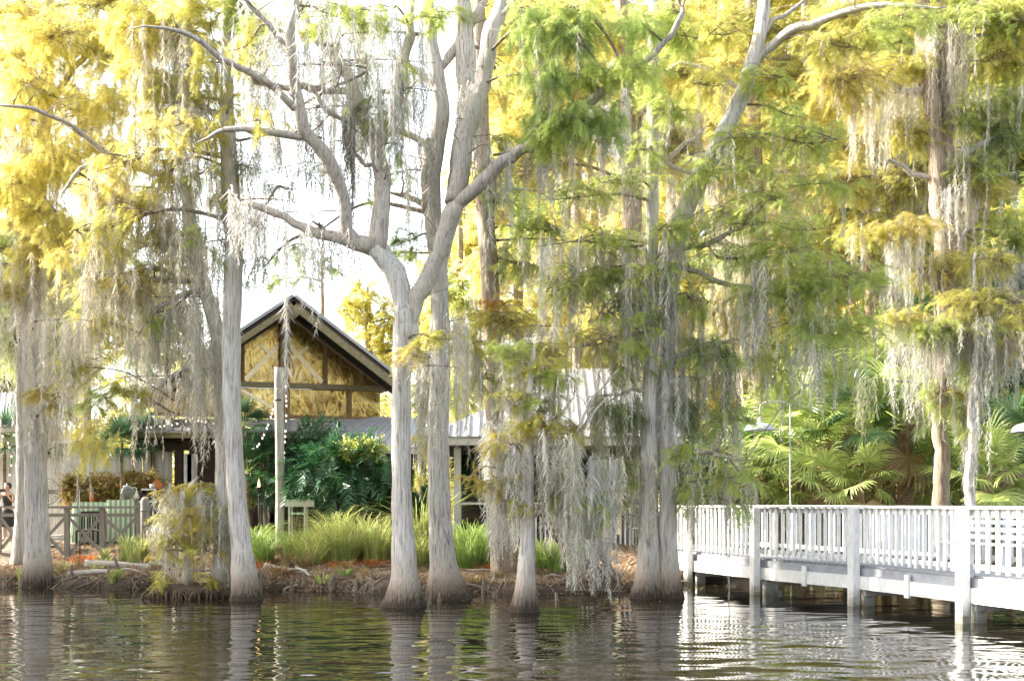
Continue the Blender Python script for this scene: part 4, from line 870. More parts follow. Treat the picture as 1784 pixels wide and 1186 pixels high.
# ================================================================== things on the terrace
TG = lambda px, Y: (P(px, 0, Y)[0], Y, gz(P(px, 0, Y)[0], Y))
def table(label, pxa, pxb, Y, ztop, group='cloth covered tables'):
    a, b_ = P(pxa, 0, Y)[0], P(pxb, 0, Y)[0]; g0 = gz((a + b_) / 2, Y); t = empty('table', ((a + b_) / 2, Y, g0), label, 'table', group)
    top = MB().box(((a + b_) / 2, Y + .4, ztop - .02), (b_ - a, .8, .04)).build('table_top', M['greywood'], t)
    for sx in (a + .08, b_ - .08):
        for sy in (.08, .72): MB().box((sx, Y + sy, (g0 + ztop - .04) / 2), (.05, .05, ztop - .04 - g0)).build('leg', M['greywood'], t)
    cl = MB(); n = 40; vs = []; a -= .02; b_ += .02        # hanging cloth with folds
    path = [(a, Y + .82), (a, Y - .02), (b_, Y - .02), (b_, Y + .82)]; per = []
    for i in range(3):
        for k in range(n): tt = k / n; per.append((path[i][0] * (1 - tt) + path[i + 1][0] * tt, path[i][1] * (1 - tt) + path[i + 1][1] * tt))
    per.append(path[3]); cx, cy = (a + b_) / 2, Y + .4
    for r_, z in ((1.0, ztop + .012), (1.01, ztop - .05), (1.04, (ztop + g0) / 2), (1.08, g0 + .06)):
        for i, (x, y) in enumerate(per): f = 1 + (r_ - 1) * (1.2 + 1.6 * math.sin(i * .9)); vs.append((cx + (x - cx) * f, cy + (y - cy) * f, z))
    k = len(per); fs = [(i * k + j, i * k + j + 1, (i + 1) * k + j + 1, (i + 1) * k + j) for i in range(3) for j in range(k - 1)]
    cl.add(vs, fs, True); cl.add([(a, Y - .02, ztop + .014), (b_, Y - .02, ztop + .014), (b_, Y + .82, ztop + .014), (a, Y + .82, ztop + .014)], [(0, 1, 2, 3)]); o = cl.build('tablecloth', M['stripe_cloth'], None)
    tag(o, label.replace('table', 'cloth over the table', 1).replace('under a', 'with a') if False else 'green striped cloth draped over the ' + ('left' if pxa < 160 else 'right') + ' terrace table', 'tablecloth', 'striped tablecloths')
table('terrace table under a striped cloth behind the left crossed brace', 128, 184, 35.0, 2.02); table('terrace table under a striped cloth left of the rounded end post', 187, 233, 34.8, 2.08)
def thing(name, label, cat, parts, group=None):
    loc = parts[0][2]; t = empty(name, loc, label, cat, group)
    for nm, mb, _, mt in parts: mb.build(nm, M[mt], t)
    return t
zt = 2.04; c = P(160, 0, 35.2); thing('bottle', 'small orange bottle standing on the left striped cloth', 'bottle', [('body', MB().lathe((c[0], 35.2, zt), [(.055, 0), (.06, .02), (.06, .2), (.03, .28)], 12), (c[0], 35.2, zt), 'orange'), ('cap', MB().lathe((c[0], 35.2, zt + .28), [(.03, 0), (.03, .05), (.02, .06)], 10), None, 'black')])
c = P(222, 0, 35.0); z = 2.095; thing('drink_jar', 'round glass drink jar on the right striped cloth', 'jar', [('jar', MB().lathe((c[0], 35, z), [(.1, 0), (.19, .05), (.21, .18), (.18, .3), (.12, .36)], 18), (c[0], 35, z), 'glass'), ('lid', MB().lathe((c[0], 35, z + .36), [(.13, 0), (.13, .03), (.03, .05), (.03, .09), (.01, .1)], 14), None, 'steel'), ('tap', MB().bar((c[0], 34.82, z + .08), (c[0], 34.72, z + .06), .03, .03), None, 'steel')])
c = P(238, 0, 34.95); thing('carafe', 'curved white necked carafe right of the glass jar', 'carafe', [('body', MB().lathe((c[0], 34.95, z), [(.06, 0), (.09, .05), (.07, .14), (.03, .2), (.025, .26)], 12), (c[0], 34.95, z), 'paint'), ('neck', MB().tube(spline([(c[0], 34.95, z + .24), (c[0] - .02, 34.95, z + .33), (c[0] - .1, 34.95, z + .35), (c[0] - .13, 34.95, z + .28)], .03), .015, 7), None, 'paint')])
c = P(262, 0, 34.4); thing('serving_stand', 'black and white serving stand of trays behind the end post', 'serving stand', [('tray', MB().box((c[0], 34.4, 2.04), (.5, .4, .05)), (c[0], 34.4, gz(c[0], 34.4)), 'steel'), ('tray', MB().box((c[0], 34.4, 2.2), (.46, .36, .10)), None, 'black'), ('tray', MB().box((c[0], 34.4, 2.38), (.42, .32, .05)), None, 'steel'), ('cup', MB().lathe((c[0] + .05, 34.4, 2.41), [(.06, 0), (.07, .12), (.065, .12)], 12), None, 'paint'), ('frame', MB().box((c[0] - .19, 34.4, 1.6), (.03, .3, 1.55)).box((c[0] + .19, 34.4, 1.6), (.03, .3, 1.55)), None, 'black')])
c = P(273, 0, 34.7); t = empty('orange_board', (c[0], 34.7, gz(c[0], 34.7)), 'orange square board set on its corner on a stick', 'board'); MB().box((c[0], 34.7, 2.5), (.27, .025, .27), mtx=Matrix.Rotation(R(40), 3, 'Y')).build('panel', M['orange'], t); MB().box((c[0], 34.73, 1.7), (.03, .03, 1.6)).build('stick', M['greywood'], t)
c = P(226, 0, 35.9); t = empty('wood_pedestal', (c[0], 35.9, gz(c[0], 35.9)), 'orange brown wooden pedestal beside the right striped cloth', 'pedestal'); c = P(236, 0, 35.75); MB().box((c[0], 35.75, 1.95), (.55, .4, .09)).build('top', M['orange'], t); MB().box((c[0], 35.75, 1.42), (.3, .26, .96)).build('column', M['orange'], t)
# slatted chairs
def chair(label, px, Y, mt, rz=0, hs=1.0):
    x, y, g0 = TG(px, Y); t = empty('chair', (x, y, g0), label, 'chair', 'slatted chairs on the terrace'); w_ = .23
    MB().box((x, y, g0 + .46), (.48, .46, .04)).build('seat', M[mt], t)
    for sx in (-w_, w_):
        MB().box((x + sx, y - .21, g0 + .22), (.045, .045, .44)).build('leg', M[mt], t); MB().box((x + sx, y + .22, g0 + .5), (.045, .045, 1.0 * hs)).build('leg', M[mt], t)
    bk = MB()
    for k in range(5): bk.box((x - .15 + .075 * k, y + .22, g0 + .72), (.035, .02, .42))
    bk.box((x, y + .22, g0 + .97), (.42, .03, .07)); bk.build('backrest', M[mt], t)
chair('white slatted chair between the big left trunk and striped cloth', 96, 33.9, 'cream'); chair('dark slatted chair under the left striped cloth', 152, 34.4, 'black'); chair('grey slatted chair pushed in beside the dark one', 166, 34.5, 'greywood')
# pedestal fan
c = TG(84, 34.9); t = empty('pedestal_fan', c, 'round caged pedestal fan half hidden by the big left trunk', 'fan'); zc = P(0, 856, 34.9)[2]
MB().lathe(c, [(.22, 0), (.22, .03), (.05, .06), (.025, .1)], 18).build('base', M['steel'], t); MB().tube([(c[0], c[1], c[2] + .05), (c[0], c[1], zc)], .022, 8).build('stand', M['steel'], t); cg = MB()
for r_ in (.36, .27, .18, .09): cg.tube([(c[0] + r_ * math.cos(a), c[1] - .08 - .05 * (1 - (r_ / .36) ** 2), zc + r_ * math.sin(a)) for a in np.linspace(0, 2 * PI, 33)], .007 if r_ < .36 else .013, 5, False)
for k in range(24): a = k * PI / 12; cg.tube([(c[0] + .05 * math.cos(a), c[1] - .13, zc + .05 * math.sin(a)), (c[0] + .36 * math.cos(a), c[1] - .08, zc + .36 * math.sin(a))], .005, 4, False)
cg.build('cage', M['greywood'], t); bl = MB()
for k in range(3):
    a = k * 2 * PI / 3; d, q = np.array((math.cos(a), 0, math.sin(a))), np.array((-math.sin(a), .25, math.cos(a))); o_ = np.array((c[0], c[1] - .04, zc)); bl.poly([o_ + d * .05 - q * .03, o_ + d * .3 - q * .1, o_ + d * .31 + q * .06, o_ + d * .05 + q * .03], .006)
bl.build('blades', M['greywood'], t); MB().tube([(c[0], c[1] - .05, zc), (c[0], c[1] + .18, zc)], .07, 12).build('motor', M['greywood'], t)
# slatted side table, torch, sprinkler pole
t = empty('slatted_table', TG(520, 32.9), 'pale slatted table half sunk in the grass right of the log post', 'table'); s_ = MB()
for k in range(9): s_.box((P(520, 0, 32.9)[0] - .36 + .09 * k, 33.1, 2.08), (.08, .5, .035))
s_.build('table_top', M['stripe_cloth'], t); MB().box((P(522, 0, 32.9)[0], 32.86, 1.98), (.80, .03, .15)).build('apron', M['cream'], t); MB().box((P(518, 0, 32.9)[0], 33.0, 1.72), (.4, .3, .05)).build('shelf', M['stripe_cloth'], t)
for px in (504, 531):
    for y in (32.9, 33.3): MB().box((P(px, 0, 32.9)[0], y, 1.45), (.05, .05, 1.0)).build('leg', M['cream'], t)
c = TG(451, 33.8); t = empty('garden_torch', c, 'lit garden torch with a black cup left of the log post', 'torch'); zz = P(0, 848, 33.8)[2]; MB().tube([c, (c[0], c[1], zz - .1)], .02, 7).build('pole', M['black'], t); MB().lathe((c[0], c[1], zz - .12), [(.02, -.06), (.05, 0), (.085, .1), (.09, .12)], 14).build('cup', M['black'], t); MB().lathe((c[0], c[1], zz), [(.03, 0), (.035, .06), (.02, .16), (.003, .24)], 10).build('flame', M['flame'], t)
c = TG(139, 32.8); t = empty('light_stake', c, 'thin black metal stake in front of the left striped cloth', 'stake'); MB().tube([c, (c[0], c[1], P(0, 852, 32.8)[2])], .014, 6).build('rod', M['black'], t); MB().box((c[0], c[1], P(0, 852, 32.8)[2] + .03), (.14, .1, .05)).build('head', M['black'], t)
t = empty('white_chair', (P(1118, 0, 34.6)[0], 34.6, .79), 'white hoop backed chair behind the railing near the twin trunk', 'chair'); x = P(1113, 0, 34.6)[0]
MB().tube(spline([(x - .22, 34.7, .79), (x - .22, 34.7, 1.9), (x - .12, 34.7, 2.3), (x, 34.7, 2.36), (x + .12, 34.7, 2.3), (x + .22, 34.7, 1.9), (x + .22, 34.7, .79)], .08), .028, 8).build('hoop_back', M['paint'], t); MB().box((x, 34.45, 1.3), (.46, .45, .04)).build('seat', M['paint'], t)
for sx in (-.2, .2): MB().box((x + sx, 34.26, 1.04), (.035, .035, .48)).build('leg', M['paint'], t)
b_ = MB()
for k in (-.12, 0, .12): b_.box((x + k, 34.71, 1.8), (.02, .02, .96))
b_.build('spindles', M['paint'], t)
# ================================================================== person behind the fence, taking a picture
def skin_mesh(name, verts, edges, m, parent, levels=2):
    me = bpy.data.meshes.new(name); me.from_pydata([v[0] for v in verts], edges, []); o = link(me, name, m, parent)
    md = o.modifiers.new('skin', 'SKIN'); md.use_smooth_shade = True
    for i, v in enumerate(verts):
        r = v[1]; r = (r, r) if not isinstance(r, tuple) else r
        me.skin_vertices[0].data[i].radius = r
    me.skin_vertices[0].data[0].use_root = True
    s = o.modifiers.new('smooth', 'SUBSURF'); s.levels = levels; s.render_levels = levels
    return o
px_ = P(13, 0, 35.6)[0]; g0 = gz(px_, 35.6)
per = empty('person', (px_, 35.6, g0), 'person in a black sleeveless top behind the fence holding a phone up to the face', 'person')
V = [((0, 0, .92), (.13, .10))]; E = []
def ch(start, pts):
    p = start
    for q in pts: V.append(q); E.append((p, len(V) - 1)); p = len(V) - 1
    return p
ch_ = ch(0, [((0, 0, 1.08), (.115, .085)), ((0, -.01, 1.22), (.135, .095)), ((0, 0, 1.34), (.12, .08))])
nk = ch(ch_, [((0, 0, 1.42), (.055, .055)), ((0, -.01, 1.47), (.05, .05))])
ch(nk, [((0, -.03, 1.52), (.068, .078)), ((0, -.03, 1.585), (.078, .095)), ((0, -.01, 1.645), (.06, .075))])
for s in (-1, 1):
    sh = ch(ch_, [((s * .155, 0, 1.36), .05), ((s * .20, -.06, 1.24), .042), ((s * .22, -.14, 1.13), .038), ((s * .15, -.24, 1.26), .032), ((s * .075, -.30, 1.40), .023), ((s * .06, -.315, 1.44), (.03, .018))])
    for k, (dx, dz, L) in enumerate(((.028, .03, .055), (.014, .04, .068), (0, .042, .072), (-.014, .04, .066), (-.03, .012, .05))):
        b = (s * (.06 + dx), -.32, 1.44 + dz * .5)
        ch(sh, [(b, .0085), ((b[0] - s * .012, b[1] - .012, b[2] + L * .45), .008), ((b[0] - s * .03, b[1] + .004, b[2] + L * .8), .007)])
    hp_ = ch(0, [((s * .085, 0, .84), .085), ((s * .095, -.01, .48), .055), ((s * .10, .01, .26), .05), ((s * .10, .02, .08), .034), ((s * .105, -.05, .035), (.035, .03)), ((s * .11, -.14, .025), (.035, .02))])
body = skin_mesh('body', V, E, M['skin'], per)
T = [((0, 0, .95), (.145, .115)), ((0, 0, 1.08), (.13, .10)), ((0, -.012, 1.22), (.15, .112)), ((0, 0, 1.335), (.125, .085)), ((-.10, 0, 1.375), (.05, .05)), ((.10, 0, 1.375), (.05, .05))]
skin_mesh('sleeveless_top', T, [(0, 1), (1, 2), (2, 3), (3, 4), (3, 5)], M['cloth_dark'], per)
T = [((0, 0, .98), (.15, .12)), ((0, 0, .8), (.20, .16)), ((0, 0, .5), (.23, .19)), ((0, 0, .40), (.235, .19))]
skin_mesh('skirt', T, [(0, 1), (1, 2), (2, 3)], M['cloth_dark'], per)
MB().lathe((0, .0, 1.545), [(.075, -.03), (.10, .02), (.105, .08), (.09, .125), (.05, .155), (.01, .162)], 14).build('hair', M['hair'], per, False).location = (0, .028, 0)
MB().lathe((0, .09, 1.60), [(.01, -.05), (.045, -.03), (.05, 0), (.04, .03), (.01, .045)], 10).build('hair_bun', M['hair'], per, False)
for s in (-1, 1): MB().lathe((s * .03, -.118, 1.575), [(.002, -.008), (.010, 0), (.002, .008)], 8).build('eye', M['black'], per, False)
MB().poly([(-.012, -.118, 1.555), (.012, -.118, 1.555), (0, -.14, 1.543), ], .01).build('nose', M['skin'], per, False)
MB().box((0, -.118, 1.515), (.045, .012, .010)).build('mouth', M['pot'], per, False)
ph = empty('phone', (px_ - .0, 35.6 - .345, g0 + 1.47), 'dark phone held up in both hands by the person', 'phone'); MB().box((0, 0, 0), (.15, .009, .075)).build('case', M['black'], ph, False); MB().lathe((.05, -.006, .015), [(.012, -.004), (.012, .004)], 10).build('lens', M['steel'], ph, False)
# ================================================================== trees.  rows are (column, row, half width) in photograph pixels at the tree's own distance
dr = dict
FRONT = 'bald cypresses standing in the lake edge'
CREAM = [(.70, .65, .54), (.63, .58, .48), (.75, .70, .60)]
GREY = [(.58, .57, .52), (.51, .50, .46), (.65, .63, .58)]
DARKM = [(.30, .31, .19), (.36, .36, .25), (.25, .27, .16)]
# left pair
tree('cypress_tree', 'thick pale cypress at the far left with a dark wet foot', 29.5,
 [(68, 1022, 31), (67, 1003, 28), (66, 975, 24), (65, 930, 21), (63, 860, 18.5), (60, 760, 18), (57, 640, 16.5), (56, 560, 16), (60, 450, 14), (68, 330, 12), (78, 200, 11), (85, 60, 9), (88, -60, 6)],
 limbs=[[(62, 440, 7), (30, 400, 5), (-20, 380, 4)], [(68, 330, 7), (110, 290, 5), (150, 270, 3, -1)], [(78, 200, 6), (40, 140, 5), (0, 110, 3)], [(80, 180, 6), (140, 110, 5), (230, 60, 4, -1)]],
 boughs=[(30, 510, 60, 26, 'O', dr(moss=20, mlen=1.4)), (62, 450, 70, 70, 'Y', dr(droop=.9, moss=20, mlen=1.8, tint=CREAM)), (105, 410, 45, 90, 'Y', dr(droop=1.1, dY=-1)), (20, 350, 60, 60, 'Y', dr(droop=.7)), (80, 290, 90, 60, 'Y', dr(droop=.8, moss=30, mlen=1.8, tint=CREAM)), (20, 210, 70, 60, 'Y', dr(droop=.7)),
  (120, 190, 110, 60, 'Y', dr(droop=.7, moss=24, mlen=1.6, tint=CREAM)), (60, 110, 110, 60, 'Y', dr(droop=.6)), (170, 90, 100, 60, 'YL', dr(droop=.6, moss=20, mlen=1.6, tint=CREAM)), (40, 20, 110, 50, 'Y', dr(droop=.5)), (110, 60, 110, 60, 'Y', dr(droop=.8, dY=-1.5)), (40, 160, 90, 70, 'Y', dr(droop=.9, dY=-1.5)), (190, 170, 80, 60, 'Y', dr(droop=.9, dY=-1.5)), (110, 270, 90, 60, 'Y', dr(droop=.9, dY=-1.2)), (30, 320, 60, 70, 'Y', dr(droop=1, dY=-1.2)), (230, 60, 90, 60, 'YL', dr(droop=.8, dY=-1)), (60, 370, 70, 50, 'Y', dr(droop=1, dY=-1)), (180, 260, 60, 60, 'Y', dr(droop=1, dY=-.8, den=.8)), (170, 10, 110, 50, 'YL', dr(droop=.5)), (25, 620, 45, 50, 'G', dr(dY=3, moss=10)), (90, 690, 60, 28, 'O', dr(dY=-1.6, den=.7)), (120, 720, 26, 22, 'OL', dr(dY=-1.5, den=.8))],
 curtains=[(0, 130, 460, 330, 46, dr(tint=CREAM)), (60, 150, 560, 320, 50, dr(tint=CREAM, dY=-1)), (-20, 90, 240, 220, 36, dr(tint=CREAM)), (85, 130, 640, 240, 22, dr(tint=CREAM, th=.05))], group=FRONT)
tree('cypress_tree', 'slender grey cypress just behind the thick far left one', 31.6,
 [(32, 990, 18), (36, 940, 14), (40, 860, 12), (42, 800, 12), (42, 700, 12), (40, 560, 12), (42, 420, 10), (44, 250, 8), (40, 100, 7), (36, -60, 5)],
 limbs=[[(40, 540, 5), (0, 500, 4), (-40, 490, 3)]], boughs=[(-10, 560, 50, 50, 'G', dr(moss=16, mlen=1.4)), (10, 430, 60, 50, 'L'), (-20, 260, 60, 80, 'Y'), (40, 60, 80, 60, 'Y')],
 curtains=[(0, 40, 560, 240, 20)], group=FRONT)
# straight left trunk with its leaning moss covered companion
tree('cypress_tree', 'tall straight pale cypress left of the log post', 25.4,
 [(426, 1046, 29), (426, 1030, 26), (424, 1005, 23), (421, 960, 20), (415, 890, 17.5), (409, 800, 16.5), (405, 700, 16), (403, 600, 15.5), (405, 500, 15), (407, 420, 14.5), (402, 330, 15), (397, 240, 14), (396, 150, 12), (398, 60, 11), (400, -60, 8)],
 limbs=[[(398, 220, 6), (360, 190, 5), (310, 180, 4)], [(397, 120, 6), (350, 70, 4), (300, 40, 3)]],
 boughs=[(330, 60, 90, 50, 'YL', dr(moss=30, mlen=1.5)), (360, 110, 60, 60, 'YL', dr(den=.5, droop=.9, dY=-.8)), (300, 220, 70, 50, 'Y', dr(den=.5, droop=.9, dY=-1)), (370, 240, 50, 60, 'YL', dr(den=.35, droop=1, dY=-.8)), (400, 180, 40, 50, 'YL', dr(den=.35, droop=1, dY=-.8)), (330, 10, 80, 40, 'YL', dr(dY=-.8)), (270, 200, 60, 50, 'YL', dr(moss=26, mlen=1.5, den=.6, tint=CREAM)), (350, 170, 60, 50, 'YL', dr(moss=26, mlen=1.5, den=.5, tint=CREAM)), (290, 300, 70, 50, 'YL', dr(moss=30, mlen=1.6, den=.55, tint=CREAM)), (360, 300, 50, 60, 'L', dr(moss=20, mlen=1.4, den=.35)), (370, 420, 40, 60, 'L', dr(moss=20, mlen=1.4, den=.3)), (440, 40, 60, 40, 'L', dr(moss=16, den=.4)), (240, 60, 80, 60, 'Y', dr(droop=.8)), (200, 290, 70, 60, 'Y', dr(moss=20, droop=.9, den=.7, tint=CREAM)), (180, 400, 70, 50, 'YL', dr(moss=24, droop=.9, den=.6, tint=CREAM)), (450, 170, 40, 40, 'D', dr(den=.2, moss=16)), (430, 290, 34, 40, 'D', dr(den=.2, moss=14)), (300, 150, 80, 50, 'YL', dr(moss=34, mlen=1.6, droop=.6)), (395, 340, 34, 60, 'YL', dr(den=.5, droop=1)), (430, 110, 40, 50, 'L', dr(den=.6, droop=.9)), (400, 20, 60, 40, 'L'), (260, 20, 70, 40, 'YL'), (330, 250, 60, 40, 'Y', dr(den=.45, droop=.9)), (250, 120, 60, 60, 'Y', dr(den=.6))],
 curtains=[(300, 400, 200, 260, 30, dr(tint=GREY)), (240, 360, 60, 300, 40, dr(tint=CREAM)), (376, 398, 330, 260, 16), (415, 520, 245, 110, 26, dr(tint=GREY, th=.028)), (420, 470, 360, 190, 30, dr(tint=GREY))], group=FRONT)
tree('cypress_tree', 'leaning moss covered stem rising left of the straight cypress', 26.2,
 [(386, 1002, 20), (388, 960, 16), (390, 850, 14), (388, 727, 13), (380, 592, 13), (358, 508, 13), (338, 440, 13), (326, 340, 12), (322, 310, 8)],
 limbs=[[(326, 335, 8), (280, 305, 7), (220, 285, 6, -.5), (160, 250, 5, -1), (110, 215, 4, -1.4), (60, 190, 4, -1.8), (-20, 180, 3, -2)], [(222, 286, 4, -.5), (160, 288, 4, -.9), (120, 318, 3, -1), (104, 350, 2, -1)], [(332, 425, 5), (280, 424, 4), (225, 440, 3)], [(350, 485, 5), (290, 488, 5), (230, 490, 4), (150, 500, 3)], [(352, 505, 5), (310, 520, 5), (270, 545, 4), (245, 580, 3)], [(382, 640, 5), (340, 660, 4), (310, 700, 3), (300, 740, 2)]],
 boughs=[(160, 440, 90, 26, 'O', dr(moss=30, mlen=1.5)), (200, 505, 110, 26, 'O', dr(moss=40, mlen=1.6)), (165, 560, 60, 30, 'OL', dr(moss=20, mlen=1.4)), (270, 470, 50, 24, 'OL', dr(moss=16)), (270, 560, 40, 24, 'L', dr(moss=24, mlen=1.4)), (280, 400, 50, 40, 'YL', dr(droop=.8, moss=20)), (250, 350, 60, 40, 'YL', dr(droop=.9, moss=26)), (180, 340, 60, 60, 'Y', dr(droop=.9, moss=20, tint=CREAM)), (215, 690, 50, 34, 'OL', dr(dY=-1)), (165, 700, 34, 26, 'L', dr(dY=-1.2)), (160, 770, 40, 60, 'Y', dr(dY=-1.4, droop=1.1, moss=10)), (130, 640, 34, 40, 'OL', dr(dY=-1)), (235, 255, 40, 30, 'YL', dr(den=.7)), (110, 600, 24, 50, 'D', dr(dY=1.5, den=.6))],
 curtains=[(120, 330, 330, 300, 50, dr(tint=CREAM)), (180, 350, 400, 260, 44), (150, 380, 520, 200, 34), (230, 350, 600, 170, 24), (300, 372, 540, 280, 40, dr(th=.04)), (140, 260, 480, 300, 34, dr(tint=CREAM)), (185, 330, 660, 160, 26, dr(tint=CREAM)), (350, 392, 600, 250, 30, dr(th=.06)), (325, 350, 400, 330, 34, dr(th=.06)), (100, 160, 560, 330, 30, dr(tint=CREAM, dY=-1)), (345, 385, 850, 140, 16)], group=FRONT)
